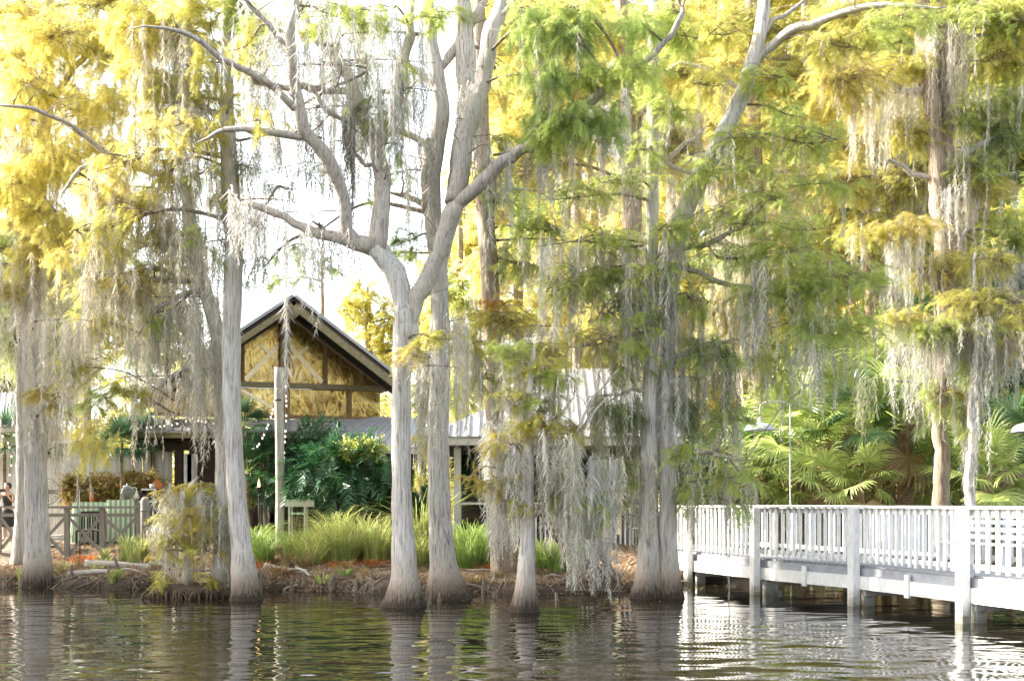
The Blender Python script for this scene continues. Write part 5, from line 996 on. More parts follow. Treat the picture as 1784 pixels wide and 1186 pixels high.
# forked centre tree
tree('cypress_tree', 'big forked cypress at the centre left with bare pale limbs', 23.7,
 [[(705, 1058, 39), (706, 1040, 31), (706, 1015, 25.5), (705, 985, 22.5), (703, 930, 20), (700, 860, 18.5), (698, 760, 17.5), (700, 640, 17), (703, 600, 19.5), (707, 570, 22), (708, 552, 17), (709, 540, 6)],
  [(702, 610, 13), (702, 565, 17), (693, 500, 19), (678, 462, 19), (655, 430, 19)]],
 limbs=[[(655, 432, 17), (615, 420, 14), (575, 410, 10), (530, 395, 8), (480, 372, 7), (440, 358, 7), (412, 352, 5)],
  [(657, 434, 17), (664, 390, 15), (668, 340, 14.5), (660, 285, 14, .3), (640, 220, 13, .5), (620, 165, 12, .7), (595, 115, 11, .9), (560, 75, 10, 1.1), (535, 40, 8, 1.2), (520, 0, 7, 1.4), (505, -60, 6, 1.5)],
  [(622, 421, 11), (600, 395, 10, -.2), (598, 345, 10.5, -.4), (580, 290, 12, -.6), (550, 245, 11, -.8), (524, 205, 10.5, -1), (512, 150, 9, -1.1), (508, 90, 9, -1.3), (514, 30, 8, -1.4), (518, -60, 7, -1.5)],
  [(652, 255, 11, .4), (672, 225, 10, .4), (690, 180, 9, .3), (702, 125, 8.5, .2), (712, 60, 8, 0), (718, -50, 6, 0)],
  [(524, 238, 7, -.9), (480, 233, 6.5, -1), (430, 228, 6, -1.1), (396, 230, 5, -1.1), (340, 250, 3, -1.3)],
  [(508, 188, 7.5, -1), (470, 155, 7, -1.2), (420, 118, 6.5, -1.5), (370, 88, 5.5, -1.8), (330, 60, 4.5, -2), (230, 50, 3, -2.4)],
  [(440, 138, 5, -1.3), (480, 150, 5, -1), (520, 152, 6, -.9), (560, 156, 6, -.3), (608, 160, 5, .4)],
  [(500, 80, 5, -1.2), (470, 40, 5, -1.4), (430, 0, 4, -1.6), (415, -40, 3, -1.8)],
  [(560, 190, 4, -.6), (590, 205, 4, -.3), (612, 215, 3, 0)], [(640, 290, 4, .3), (610, 250, 3, .4), (600, 200, 3, .4)],
  [(702, 615, 12), (708, 575, 15), (722, 534, 15.5), (744, 490, 15), (761, 440, 14), (777, 395, 15), (791, 358, 17), (799, 334, 14)],
  [(798, 348, 13, -.1), (850, 305, 12.5, -.3), (905, 265, 11, -.5), (945, 243, 9.5, -.6), (990, 210, 8.5, -.7), (1048, 165, 9, -.8), (1090, 130, 7, -.9), (1140, 88, 6, -1), (1180, 40, 5, -1), (1195, -10, 4, -1)],
  [(792, 352, 18), (800, 300, 16), (812, 240, 15, .2), (828, 190, 14.5, .4), (842, 130, 14, .6), (853, 80, 14, .7), (868, 30, 13, .8), (882, -50, 11, .9)],
  [(856, 45, 7, .7), (880, 20, 5, .7), (905, -10, 4, .7)]],
 boughs=[(640, 185, 70, 14, 'D', dr(den=.7, moss=14, mlen=.6)), (470, 60, 60, 50, 'L', dr(den=.5, moss=20, droop=.8)), (430, 80, 60, 60, 'YL', dr(den=.35, droop=.9, dY=-1)), (560, 20, 80, 40, 'L', dr(den=.45, droop=.8, dY=-1)), (670, 20, 70, 40, 'L', dr(den=.45, droop=.8, dY=-.5)), (455, 210, 50, 50, 'YL', dr(den=.25, droop=.9, dY=-1)), (610, 110, 60, 50, 'D', dr(den=.2, dY=1)), (500, 330, 50, 40, 'D', dr(den=.14, dY=1.5, moss=10)), (640, 210, 50, 40, 'L', dr(den=.2, droop=.9)), (700, 110, 40, 60, 'L', dr(den=.3, droop=1)), (455, 470, 34, 40, 'D', dr(den=.2, dY=2, moss=10, mlen=.8)), (600, 20, 60, 40, 'L', dr(den=.5, moss=16)), (740, 30, 50, 40, 'L', dr(den=.6, dY=-.5)), (690, 250, 16, 40, 'L', dr(den=.45, droop=1)), (555, 55, 40, 30, 'YL', dr(den=.5)), (1000, 60, 70, 60, 'G', dr(droop=1.1, dY=-.8, moss=14)), (930, 50, 60, 70, 'G', dr(droop=1.1, dY=-.6, moss=16)), (960, 215, 70, 60, 'G', dr(droop=1.2, dY=-.7, moss=20)), (1050, 220, 50, 60, 'G', dr(droop=1.2, dY=-.9, moss=14)), (1020, 130, 60, 40, 'L', dr(droop=.8, dY=-.9)), (960, 140, 60, 50, 'G', dr(droop=1.1, dY=-1.1, moss=10)), (1090, 120, 60, 50, 'L', dr(droop=.9, dY=-1.3)), (1010, 200, 60, 50, 'G', dr(droop=1.2, dY=-1.2)), (950, 240, 40, 40, 'L', dr(droop=1.1, dY=-1.0)), (905, 130, 40, 40, 'L', dr(den=.6, droop=.8)), (880, 240, 40, 24, 'L', dr(den=.6)), (860, 290, 34, 20, 'OL', dr(den=.5, moss=10)), (760, 590, 60, 16, 'OL', dr(dY=-.8, moss=16, mlen=.8)), (720, 620, 50, 16, 'O', dr(dY=-.9, den=.8, moss=8)), (1110, 40, 50, 40, 'G', dr(droop=.9, dY=-1)), (1010, 20, 60, 30, 'L', dr(droop=.6, dY=-.6)), (650, 40, 50, 30, 'L', dr(den=.4, droop=.8))],
 curtains=[(530, 545, 398, 225, 4, dr(tint=GREY, th=.028, min=.75, spread=.05)), (574, 584, 412, 150, 4, dr(tint=GREY, th=.028, min=.75, spread=.05)), (496, 502, 378, 330, 3, dr(tint=GREY, th=.02, min=.8, spread=.05)), (532, 538, 236, 150, 4, dr(tint=[(.24, .235, .21), (.30, .29, .26), (.2, .2, .17)], th=.04, min=.75, spread=.05)), (478, 484, 236, 110, 3, dr(tint=[(.24, .235, .21), (.30, .29, .26), (.2, .2, .17)], th=.04, min=.75, spread=.05)), (438, 444, 236, 80, 3, dr(tint=[(.24, .235, .21), (.30, .29, .26), (.2, .2, .17)], th=.04, min=.75, spread=.05)), (572, 580, 290, 110, 4, dr(tint=[(.24, .235, .21), (.30, .29, .26), (.2, .2, .17)], th=.04, min=.75, spread=.05)), (604, 616, 205, 260, 7, dr(tint=[(.24, .235, .21), (.30, .29, .26), (.2, .2, .17)], th=.04, min=.75, spread=.05)), (520, 640, 190, 90, 30, dr(tint=GREY, th=.02, spread=.6, min=.1)), (430, 700, 200, 160, 60, dr(tint=GREY, th=.014, spread=1.4, min=.08, dY=1)), (560, 760, 110, 190, 34, dr(tint=GREY, th=.016, spread=1.4, min=.08, dY=1.2)), (400, 560, 60, 140, 40, dr(tint=GREY, th=.016, spread=1.2, min=.08, dY=1)), (420, 640, 120, 200, 60, dr(tint=GREY, th=.02, spread=1.2, min=.1)), (440, 560, 240, 130, 26, dr(tint=GREY, th=.03)), (535, 560, 395, 200, 9, dr(tint=GREY, th=.05)), (570, 640, 415, 150, 12, dr(tint=GREY, th=.05)), (590, 740, 60, 260, 30, dr(tint=GREY, th=.022, spread=1.0)), (600, 660, 190, 250, 26, dr(tint=GREY, th=.04, dY=.8)), (860, 990, 270, 160, 36, dr(tint=GREY)), (1030, 1110, 160, 160, 26, dr(tint=GREY)), (660, 760, 160, 180, 22, dr(tint=GREY, th=.025)), (415, 505, 350, 160, 24, dr(tint=GREY, th=.045)), (460, 620, 30, 170, 40, dr(tint=GREY, th=.02, spread=1.2)), (705, 800, 640, 220, 18, dr(dY=.9))], group=FRONT)
tree('cypress_tree', 'rough barked cypress close behind the forked centre tree', 25.5,
 [[(783, 1044, 40), (779, 1025, 33), (775, 995, 27), (771, 960, 23), (767, 900, 20), (765, 820, 18), (763, 720, 17), (766, 640, 16.5), (767, 560, 16), (765, 480, 15.5), (757, 400, 16), (752, 330, 17), (759, 260, 16), (768, 200, 15), (763, 140, 12.5), (750, 60, 10.5), (742, -50, 8)],
  [(766, 540, 12), (774, 440, 13), (794, 335, 16), (806, 260, 18), (813, 180, 18), (812, 100, 17), (808, 40, 15), (800, -50, 12)]],
 limbs=[[(750, 262, 6), (715, 240, 6), (680, 228, 5), (650, 225, 4)], [(770, 170, 7), (745, 135, 7), (712, 113, 6), (670, 95, 4)], [(756, 405, 6.5), (748, 370, 6.5), (725, 348, 6), (700, 338, 5), (676, 335, 4)], [(772, 110, 8), (795, 75, 8), (830, 30, 7), (850, 0, 5), (868, -30, 4)], [(745, 250, 9), (741, 330, 8, -.2), (738, 370, 4, -.2)]],
 boughs=[(700, 440, 34, 24, 'L', dr(den=.8)), (712, 420, 40, 30, 'D', dr(den=.8)), (660, 340, 30, 26, 'L', dr(den=.4)), (590, 160, 50, 30, 'D', dr(den=.25, moss=14, dY=1.5)), (460, 300, 40, 34, 'D', dr(den=.14, moss=14, dY=1.5, mlen=.8)), (560, 300, 50, 40, 'D', dr(den=.14, moss=16, dY=2, mlen=.8)), (520, 430, 40, 26, 'D', dr(den=.16, moss=10, dY=2, mlen=.8)), (640, 40, 60, 40, 'D', dr(den=.2, moss=16, dY=1.5)), (700, 180, 40, 40, 'D', dr(den=.16, moss=14, dY=1)), (620, 110, 50, 30, 'D', dr(den=.25, moss=10, dY=1.5)), (610, 260, 30, 34, 'D', dr(den=.2, moss=10, dY=1.5)), (740, 690, 24, 50, 'D', dr(dY=.8, den=.9, moss=14)), (732, 780, 18, 70, 'OL', dr(dY=.9, den=.6, moss=10, droop=1)), (700, 300, 30, 24, 'D', dr(den=.4)), (880, 160, 30, 40, 'Y', dr(dY=3, den=.7)), (770, 20, 60, 30, 'L', dr(den=.5))],
 curtains=[(735, 765, 250, 260, 26, dr(tint=GREY, th=.045)), (690, 750, 300, 150, 20, dr(tint=GREY, th=.025)), (800, 842, 170, 240, 40, dr(tint=GREY, th=.05, dY=-.3)), (725, 745, 620, 260, 16, dr(dY=.6)), (780, 830, 560, 330, 24, dr(dY=.6))], group=FRONT, bk='bark_rough')
tree('cypress_tree', 'reddish brown trunk hung with moss between centre pair and summer house', 28.6,
 [(878, 1018, 25), (876, 985, 20), (870, 920, 18), (866, 860, 17), (865, 760, 16), (860, 690, 16), (857, 600, 16), (853, 500, 17), (848, 400, 16), (842, 330, 15), (838, 200, 13), (835, 60, 11), (833, -50, 8)],
 limbs=[[(846, 380, 6), (880, 330, 5), (930, 330, 4)], [(858, 620, 5), (810, 600, 4), (780, 600, 3)]],
 boughs=[(860, 560, 90, 34, 'OL', dr(dY=-1.2, moss=30, mlen=1.2)), (880, 530, 50, 20, 'R', dr(dY=-1.3, den=.5)), (930, 400, 70, 50, 'L', dr(moss=20)), (900, 460, 60, 40, 'L', dr(den=.8, moss=20)), (930, 620, 100, 34, 'OL', dr(dY=-1.2, moss=40, mlen=1.3)), (820, 600, 60, 22, 'OL', dr(dY=-1.2, moss=20, mlen=1.2)), (840, 660, 50, 34, 'L', dr(dY=-1.0, den=.6, moss=24)), (860, 330, 60, 40, 'L', dr(den=.8)), (900, 350, 40, 30, 'G', dr(den=.6))],
 curtains=[(795, 900, 620, 150, 40, dr(tint=GREY, dY=-.8)), (845, 900, 740, 300, 50, dr(tint=GREY, dY=-.6, th=.06)), (850, 885, 900, 120, 16, dr(tint=GREY, dY=-.6)), (900, 1010, 570, 130, 40, dr(tint=GREY, dY=-.8)), (850, 1000, 420, 200, 40, dr(tint=GREY))], group=FRONT, bk='bark_brown')
tree('cypress_tree', 'slender short cypress in the water with orange tinged sprays', 22.6,
 [(912, 1068, 25), (913, 1052, 21), (915, 1030, 18), (917, 990, 15), (919, 930, 12.5), (920, 860, 11), (919, 760, 9.5), (922, 700, 8), (926, 650, 6), (930, 600, 3)],
 limbs=[[(920, 800, 4), (960, 740, 3), (1000, 690, 2)], [(920, 780, 4), (1000, 760, 4), (1060, 690, 2, .5)], [(921, 860, 4), (880, 830, 3), (850, 800, 2)], [(922, 900, 5), (960, 880, 4), (1010, 900, 3)], [(1000, 760, 3, 0), (1030, 700, 2, 0), (1080, 640, 1.5, 0)]],
 boughs=[(930, 640, 60, 34, 'OL', dr(moss=24)), (900, 610, 50, 30, 'L', dr(moss=16)), (960, 660, 50, 26, 'L', dr(den=.7, moss=16)), (890, 690, 40, 34, 'OL', dr(den=.6, moss=20)), (875, 775, 50, 30, 'O', dr(moss=20, mlen=.9)), (920, 740, 60, 30, 'OL', dr(moss=16)), (955, 700, 46, 26, 'L'), (935, 715, 34, 18, 'R', dr(den=.5)), (985, 745, 46, 26, 'OL', dr(moss=20)), (870, 840, 44, 26, 'O', dr(den=.8, moss=20)), (900, 870, 50, 22, 'OL', dr(den=.5, moss=20)), (985, 850, 50, 50, 'L', dr(den=.6, moss=30, mlen=1.2)), (820, 830, 24, 30, 'O', dr(den=.4)), (1030, 880, 40, 40, 'L', dr(den=.6, moss=26))],
 curtains=[(930, 1010, 760, 260, 37, dr(th=.03)), (940, 1040, 800, 230, 44, dr(th=.03, sag=40)), (985, 1070, 850, 190, 26, dr(th=.03, sag=50)), (850, 920, 780, 180, 40, dr(tint=GREY)), (1000, 1075, 940, 110, 30, dr(tint=GREY, th=.04)), (955, 1000, 660, 110, 8, dr(tint=GREY)), (1025, 1090, 800, 240, 26, dr(tint=GREY, th=.03))], group=FRONT)
# twin trunk
tree('cypress_tree', 'cypress with twin trunks joined at a flared foot before the boardwalk', 25.9,
 [[(1130, 1042, 32), (1131, 1022, 27), (1131, 995, 22), (1131, 950, 18), (1130, 880, 15.5), (1131, 800, 14.5), (1133, 700, 13.5), (1135, 600, 13), (1135, 480, 12), (1136, 350, 11), (1138, 220, 10), (1138, 100, 9), (1140, -50, 7)],
  [(1166, 1042, 25), (1166, 1015, 20), (1165, 985, 17.5), (1163, 920, 15.5), (1164, 860, 14.5), (1162, 800, 13.5), (1160, 700, 13), (1166, 560, 13), (1172, 480, 14.5), (1186, 390, 17), (1216, 320, 15.5), (1245, 265, 15), (1268, 215, 14), (1292, 165, 13.5), (1310, 110, 12), (1326, 50, 11), (1338, -50, 9)]],
 limbs=[[(1312, 110, 8.5), (1345, 80, 8), (1375, 55, 8, -.3), (1430, 35, 6.5, -.6), (1490, 18, 5.5, -.9), (1560, 10, 4.5, -1.2), (1650, 12, 3, -1.5)], [(1322, 65, 5), (1350, 35, 4), (1385, 10, 3.5), (1420, -20, 3)], [(1135, 450, 5), (1190, 430, 5), (1250, 420, 5, -.4), (1290, 400, 4, -.8)], [(1140, 300, 5), (1180, 260, 4), (1230, 220, 3)], [(1165, 640, 5), (1230, 600, 4), (1290, 590, 3)], [(1164, 800, 5), (1230, 790, 5, -.4), (1300, 800, 4, -.8)], [(1131, 690, 5), (1100, 680, 4), (1060, 700, 3)], [(1215, 305, 4), (1170, 290, 4), (1150, 270, 3)], [(1290, 160, 4), (1230, 120, 4, .4), (1184, 112, 3, .6), (1150, 140, 3, .8)], [(1200, 470, 5), (1260, 495, 5), (1330, 500, 3)], [(1155, 850, 5), (1140, 838, 4), (1131, 815, 4)]],
 boughs=[(1000, 345, 90, 34, 'L', dr(den=.62, moss=21, dY=-.6)), (1225, 300, 50, 40, 'L', dr(den=.7, dY=-.6, moss=8)), (1145, 190, 50, 40, 'L', dr(den=.6, dY=-.5, moss=11)), (1130, 260, 50, 34, 'L', dr(den=.6, dY=-.5, moss=11)), (1150, 30, 50, 40, 'L', dr(den=.6, dY=-.4)), (1290, 240, 60, 50, 'L', dr(den=.7, dY=-.5, moss=8)), (1180, 400, 60, 40, 'L', dr(den=.62, dY=-.7, moss=14)), (1310, 300, 60, 40, 'L', dr(den=.62, dY=-.7)), (1140, 480, 60, 50, 'L', dr(den=.5, dY=-.6, moss=16)), (1130, 120, 50, 60, 'L', dr(den=.8, droop=.8, dY=-.4)), (1330, 130, 60, 40, 'L', dr(den=.5, dY=-.4)), (1400, 500, 100, 50, 'L', dr(den=.62, dY=-1.2, moss=16)), (1500, 580, 70, 40, 'L', dr(den=.62, dY=-1.2, moss=16)), (1120, 580, 50, 60, 'L', dr(den=.62, dY=-.6, moss=14)), (1100, 320, 90, 34, 'L', dr(den=.62, moss=21, dY=-.5)), (1050, 420, 90, 44, 'L', dr(den=.62, moss=28, mlen=1.3)), (1000, 500, 80, 50, 'L', dr(den=.62, moss=28, mlen=1.3)), (1090, 540, 80, 60, 'L', dr(den=.62, moss=28, mlen=1.2)), (1040, 600, 80, 40, 'OL', dr(den=.7, moss=21, mlen=1.2)), (1100, 640, 60, 50, 'L', dr(den=.7, moss=21)), (1200, 520, 60, 60, 'L', dr(den=.5, moss=28, mlen=1.5)), (1220, 620, 80, 60, 'G', dr(den=.62, moss=35, mlen=1.6)), (1270, 390, 110, 34, 'L', dr(den=.62, moss=21, dY=-.5)), (1330, 350, 90, 40, 'L', dr(den=.62, moss=14, dY=-1)), (1250, 450, 100, 40, 'G', dr(den=.62, moss=28, mlen=1.2)), (1370, 440, 110, 44, 'L', dr(den=.62, moss=28, dY=-1, mlen=1.3)), (1460, 480, 100, 50, 'L', dr(den=.62, moss=28, dY=-1.4)), (1380, 400, 110, 24, 'L', dr(den=.62, dY=-1.3)), (1500, 500, 70, 26, 'L', dr(den=.62, dY=-1.5)),
  (1330, 520, 90, 44, 'L', dr(den=.62, moss=28, dY=-.8, mlen=1.3)), (1420, 580, 80, 50, 'G', dr(den=.62, moss=28, dY=-1, mlen=1.3)), (1230, 790, 90, 26, 'L', dr(den=.62, moss=18, dY=-.9)), (1290, 830, 70, 34, 'L', dr(den=.62, moss=21, dY=-1.1)), (1210, 850, 60, 24, 'L', dr(moss=14, dY=-.6, den=.7)), (1260, 730, 70, 50, 'G', dr(den=.62, moss=35, mlen=1.4)), (1090, 720, 60, 34, 'D', dr(moss=28, mlen=1.3, tint=DARKM)), (1190, 710, 40, 40, 'D', dr(moss=21, mlen=1.3, tint=DARKM)), (1090, 820, 60, 30, 'L', dr(den=.7, moss=25, mlen=1.2)), (1060, 880, 50, 40, 'L', dr(den=.5, moss=21)), (1180, 870, 30, 40, 'L', dr(den=.4)), (1250, 150, 80, 40, 'YL', dr(den=.7, moss=14)), (1180, 60, 60, 50, 'L', dr(den=.8, droop=.7)), (1160, 200, 60, 40, 'L', dr(den=.6, moss=14)), (1400, 250, 80, 60, 'L', dr(den=.62, moss=14, dY=-.6)), (1370, 200, 60, 30, 'L', dr(den=.7)), (1270, 60, 60, 40, 'YL', dr(den=.6)), (1440, 320, 70, 40, 'L', dr(den=.62, dY=-.6, moss=11)), (1460, 80, 80, 40, 'OL', dr(dY=-.8, den=.9, moss=8)), (1560, 50, 100, 40, 'L', dr(dY=-1.2, den=.9)), (1040, 480, 60, 40, 'L', dr(den=.7)), (1340, 640, 50, 60, 'L', dr(den=.7, moss=21, mlen=1.2)), (1460, 650, 50, 40, 'L', dr(den=.7, moss=16)), (1290, 880, 30, 30, 'G', dr(den=.5, dY=-1.2))],
 curtains=[(1040, 1130, 690, 230, 44, dr(tint=DARKM, th=.05)), (1150, 1230, 660, 230, 34, dr(tint=GREY)), (1080, 1130, 480, 330, 30, dr(tint=GREY)), (1145, 1180, 420, 360, 30, dr(tint=GREY, th=.05)), (1190, 1290, 600, 240, 30, dr(tint=DARKM)), (1200, 1260, 270, 160, 34, dr(tint=GREY)), (1050, 1130, 800, 170, 22), (1180, 1300, 840, 130, 30, dr(dY=-.8)), (1265, 1280, 880, 190, 3, dr(dY=-1, th=.03, min=.8)), (1395, 1470, 610, 130, 24, dr(tint=GREY, dY=-1)), (1080, 1110, 900, 130, 8, dr(th=.025)), (1300, 1330, 470, 260, 8, dr(tint=GREY, th=.06, dY=-1, min=.7)), (930, 1090, 430, 240, 50, dr(tint=GREY))], group=FRONT, n=16)
# small mossy shrub in the lake
tree('cypress_sapling', 'small moss draped cypress sapling with golden sprays on a mud mound', 26.1,
 [(330, 1030, 10), (328, 960, 7), (322, 900, 6), (330, 850, 4), (345, 830, 2)], limbs=[[(326, 930, 4), (300, 880, 3), (285, 850, 2)], [(324, 900, 4), (360, 870, 3), (390, 850, 2)], [(328, 960, 4), (380, 930, 3), (420, 870, 2, .5)]],
 boughs=[(300, 860, 44, 24, 'O', dr(moss=16, mlen=.7)), (330, 900, 60, 30, 'O', dr(dY=-.4, den=.7)), (300, 950, 40, 40, 'OL', dr(dY=-.4, den=.5)), (360, 960, 40, 40, 'OL', dr(dY=-.4, den=.4)), (345, 845, 44, 20, 'OL', dr(moss=16, mlen=.7)), (290, 900, 36, 24, 'OL', dr(den=.6, moss=16)), (385, 880, 36, 22, 'L', dr(den=.5, moss=20, mlen=.8)), (320, 930, 36, 20, 'O', dr(den=.5, moss=16)), (275, 960, 26, 20, 'O', dr(den=.5)), (350, 1005, 44, 16, 'YL', dr(den=.7)), (300, 1010, 50, 18, 'YL', dr(den=.6)), (390, 1000, 30, 20, 'OL', dr(den=.5)), (400, 930, 24, 30, 'D', dr(den=.4, moss=16))],
 curtains=[(268, 370, 860, 170, 60, dr(th=.04, tint=GREY)), (300, 360, 900, 130, 26, dr(th=.05)), (360, 410, 880, 150, 34), (262, 300, 920, 120, 30)], group=None, butt=.3, cat='sapling')
# right bank
RB = 'cypresses on the bank behind the boardwalk'
tree('cypress_tree', 'tall double stemmed cypress right of the thick palm', 33.5,
 [[(1642, 930, 17), (1641, 850, 15), (1638, 740, 14), (1641, 640, 15), (1650, 520, 16), (1641, 420, 15), (1634, 300, 17), (1624, 180, 17), (1612, 80, 15), (1600, -50, 12)], [(1650, 560, 9), (1662, 450, 9), (1657, 330, 10), (1648, 200, 10), (1642, 60, 8), (1640, -40, 6)]],
 limbs=[[(1660, 288, 9), (1685, 262, 9), (1712, 250, 7), (1735, 240, 4)], [(1640, 312, 6), (1605, 305, 5), (1570, 285, 4.5), (1545, 278, 4), (1540, 300, 3)], [(1640, 315, 5), (1700, 310, 5), (1770, 300, 4)], [(1618, 150, 6), (1580, 160, 6), (1530, 130, 5), (1480, 115, 3)], [(1646, 470, 5), (1690, 380, 4), (1730, 320, 3)], [(1640, 520, 5), (1600, 470, 4), (1570, 440, 3)], [(1620, 110, 6), (1680, 70, 5), (1740, 60, 3)]],
 boughs=[(1480, 140, 100, 60, 'O', dr(moss=30, dY=-.6)), (1560, 120, 80, 40, 'OL', dr(moss=16)), (1700, 50, 110, 50, 'L', dr(moss=20)), (1770, 30, 80, 60, 'OL'), (1760, 180, 60, 60, 'L', dr(moss=20)), (1690, 300, 70, 50, 'L'), (1600, 230, 60, 50, 'YL'), (1740, 110, 70, 50, 'OL'), (1600, 30, 70, 40, 'OL'), (1680, 200, 70, 40, 'L', dr(moss=20)), (1740, 240, 60, 50, 'D', dr(moss=20)), (1580, 400, 80, 30, 'O', dr(moss=36, dY=-1, mlen=1.4)), (1500, 410, 70, 22, 'OL', dr(moss=26, dY=-1)), (1720, 330, 80, 30, 'O', dr(moss=30)), (1700, 530, 110, 40, 'OL', dr(moss=50, dY=-1.4, mlen=1.6)), (1660, 580, 100, 36, 'L', dr(moss=40, dY=-1.4)), (1580, 560, 80, 24, 'OL', dr(moss=36, dY=-1, mlen=1.3)), (1740, 600, 70, 40, 'O', dr(moss=40, dY=-1.4, mlen=1.6)), (1640, 690, 34, 50, 'L', dr(den=.7, dY=-1, moss=20)), (1690, 730, 34, 60, 'L', dr(den=.6, dY=-1, moss=24)), (1640, 470, 90, 40, 'OL', dr(den=.7, moss=30)), (1750, 420, 60, 60, 'L', dr(moss=30)), (1660, 690, 30, 20, 'R', dr(den=.4, dY=-1.2))],
 curtains=[(1600, 1680, 60, 300, 70, dr(tint=CREAM, th=.05)), (1470, 1580, 160, 170, 50, dr(tint=CREAM)), (1545, 1600, 420, 160, 36, dr(tint=GREY)), (1690, 1770, 590, 130, 60, dr(tint=CREAM, dY=-1.4)), (1600, 1720, 560, 260, 70, dr(tint=GREY, dY=-1)), (1540, 1580, 600, 250, 14, dr(tint=GREY, th=.06, dY=-1, min=.7)), (1490, 1520, 660, 130, 12, dr(tint=DARKM, th=.05, dY=-.6)), (1700, 1784, 160, 130, 50, dr(tint=CREAM)), (1640, 1700, 260, 280, 40, dr(tint=CREAM)), (1640, 1664, 330, 200, 18, dr(tint=GREY, th=.06, dY=-.5)), (1730, 1784, 440, 120, 40, dr(tint=GREY))], group=RB, bk='bark_brown')
tree('cypress_tree', 'thin moss draped stem standing right of the double stemmed cypress', 32.0,
 [(1688, 935, 12), (1690, 860, 9), (1693, 760, 8), (1698, 640, 6), (1694, 540, 4), (1700, 440, 2)], boughs=[(1700, 640, 40, 40, 'L', dr(den=.6, moss=20)), (1720, 450, 60, 40, 'OL', dr(den=.7, moss=30)), (1700, 540, 40, 40, 'OL', dr(den=.7))], curtains=[(1682, 1705, 560, 330, 26, dr(tint=GREY, th=.06)), (1686, 1700, 760, 150, 10, dr(tint=GREY, th=.05))], group=RB)
tree('cypress_tree', 'dark slender trunk rising behind the thick palm', 38.5,
 [(1566, 935, 11), (1563, 750, 10), (1560, 600, 10), (1556, 450, 9), (1552, 300, 8), (1548, 100, 6), (1545, -40, 4)], boughs=[(1560, 330, 80, 40, 'YL', dr(moss=30)), (1500, 30, 90, 60, 'YL'), (1600, 160, 80, 60, 'Y'), (1620, 300, 80, 60, 'YL', dr(moss=20)), (1470, 320, 70, 60, 'Y', dr(moss=20)), (1680, 120, 80, 60, 'YL'), (1520, 400, 70, 50, 'YL'), (1540, 220, 80, 50, 'Y', dr(moss=20)), (1560, 80, 90, 60, 'OL'), (1570, 480, 60, 30, 'L', dr(moss=24))], curtains=[(1540, 1590, 480, 240, 26, dr(tint=GREY)), (1500, 1600, 250, 170, 36, dr(tint=CREAM))], group=RB, bk='bark_brown')
tree('cypress_tree', 'tall reddish trunk behind the gooseneck lamp', 40.0,
 [(1334, 935, 18), (1331, 850, 16), (1326, 700, 15), (1323, 560, 15), (1320, 420, 14), (1316, 280, 13), (1312, 120, 12), (1308, -50, 9)],
 limbs=[[(1318, 330, 6), (1350, 300, 5), (1400, 300, 4)], [(1314, 180, 6), (1260, 160, 5), (1200, 170, 4)], [(1312, 110, 6), (1380, 100, 5), (1430, 130, 4)]],
 boughs=[(1380, 140, 90, 60, 'YL', dr(moss=20)), (1290, 130, 90, 60, 'Y'), (1440, 60, 90, 60, 'YL'), (1350, 220, 80, 60, 'Y', dr(moss=16)), (1470, 260, 80, 60, 'Y', dr(moss=20)), (1280, 40, 80, 50, 'YL'), (1440, 170, 70, 60, 'Y'), (1250, 230, 90, 60, 'Y', dr(moss=30)), (1330, 60, 90, 50, 'YL'), (1400, 330, 90, 60, 'Y', dr(moss=30)), (1260, 330, 70, 60, 'Y', dr(moss=40, tint=CREAM)), (1260, 540, 60, 70, 'YL', dr(moss=50, mlen=2, tint=CREAM)), (1390, 560, 60, 50, 'YL', dr(moss=20))],
 curtains=[(1220, 1320, 330, 330, 70, dr(tint=CREAM, th=.06)), (1330, 1420, 300, 240, 40, dr(tint=CREAM)), (1225, 1300, 500, 240, 50, dr(tint=CREAM, th=.06)), (1320, 1345, 480, 330, 16, dr(tint=CREAM, th=.07))], group=RB, bk='bark_brown')
tree('cypress_tree', 'brown trunk left of and behind the twin trunk tree', 37.0,
 [(1098, 930, 17), (1099, 800, 15), (1100, 650, 15), (1100, 500, 15), (1104, 300, 16), (1100, 180, 15), (1086, 60, 12), (1080, -50, 9)],
 limbs=[[(1100, 190, 8), (1130, 120, 6), (1190, 90, 5)], [(1102, 240, 6), (1060, 250, 5), (1020, 240, 4)], [(1088, 70, 7), (1090, 0, 6), (1100, -40, 5)]],
 boughs=[(1010, 170, 90, 60, 'Y', dr(moss=24)), (960, 130, 80, 60, 'Y'), (870, 60, 60, 60, 'YL'), (900, 240, 70, 60, 'Y', dr(moss=16)), (1130, 200, 80, 60, 'Y'), (1160, 40, 80, 50, 'YL'), (980, 280, 70, 50, 'YL', dr(moss=12)), (890, 320, 60, 50, 'YL'), (920, 200, 70, 60, 'Y', dr(moss=20)), (1180, 130, 90, 60, 'Y', dr(moss=20)), (1060, 60, 90, 50, 'YL'), (900, 100, 60, 50, 'Y'), (1160, 260, 80, 60, 'YL', dr(moss=30, tint=CREAM)), (1000, 440, 80, 60, 'Y', dr(moss=30, tint=CREAM)), (1050, 560, 60, 60, 'Y', dr(moss=20))],
 curtains=[(1060, 1130, 190, 300, 60, dr(tint=CREAM, th=.05)), (1140, 1230, 200, 330, 60, dr(tint=CREAM, th=.06)), (1075, 1120, 420, 330, 46, dr(tint=CREAM, th=.06)), (980, 1060, 260, 240, 36, dr(tint=CREAM))], group=RB, bk='bark_brown')
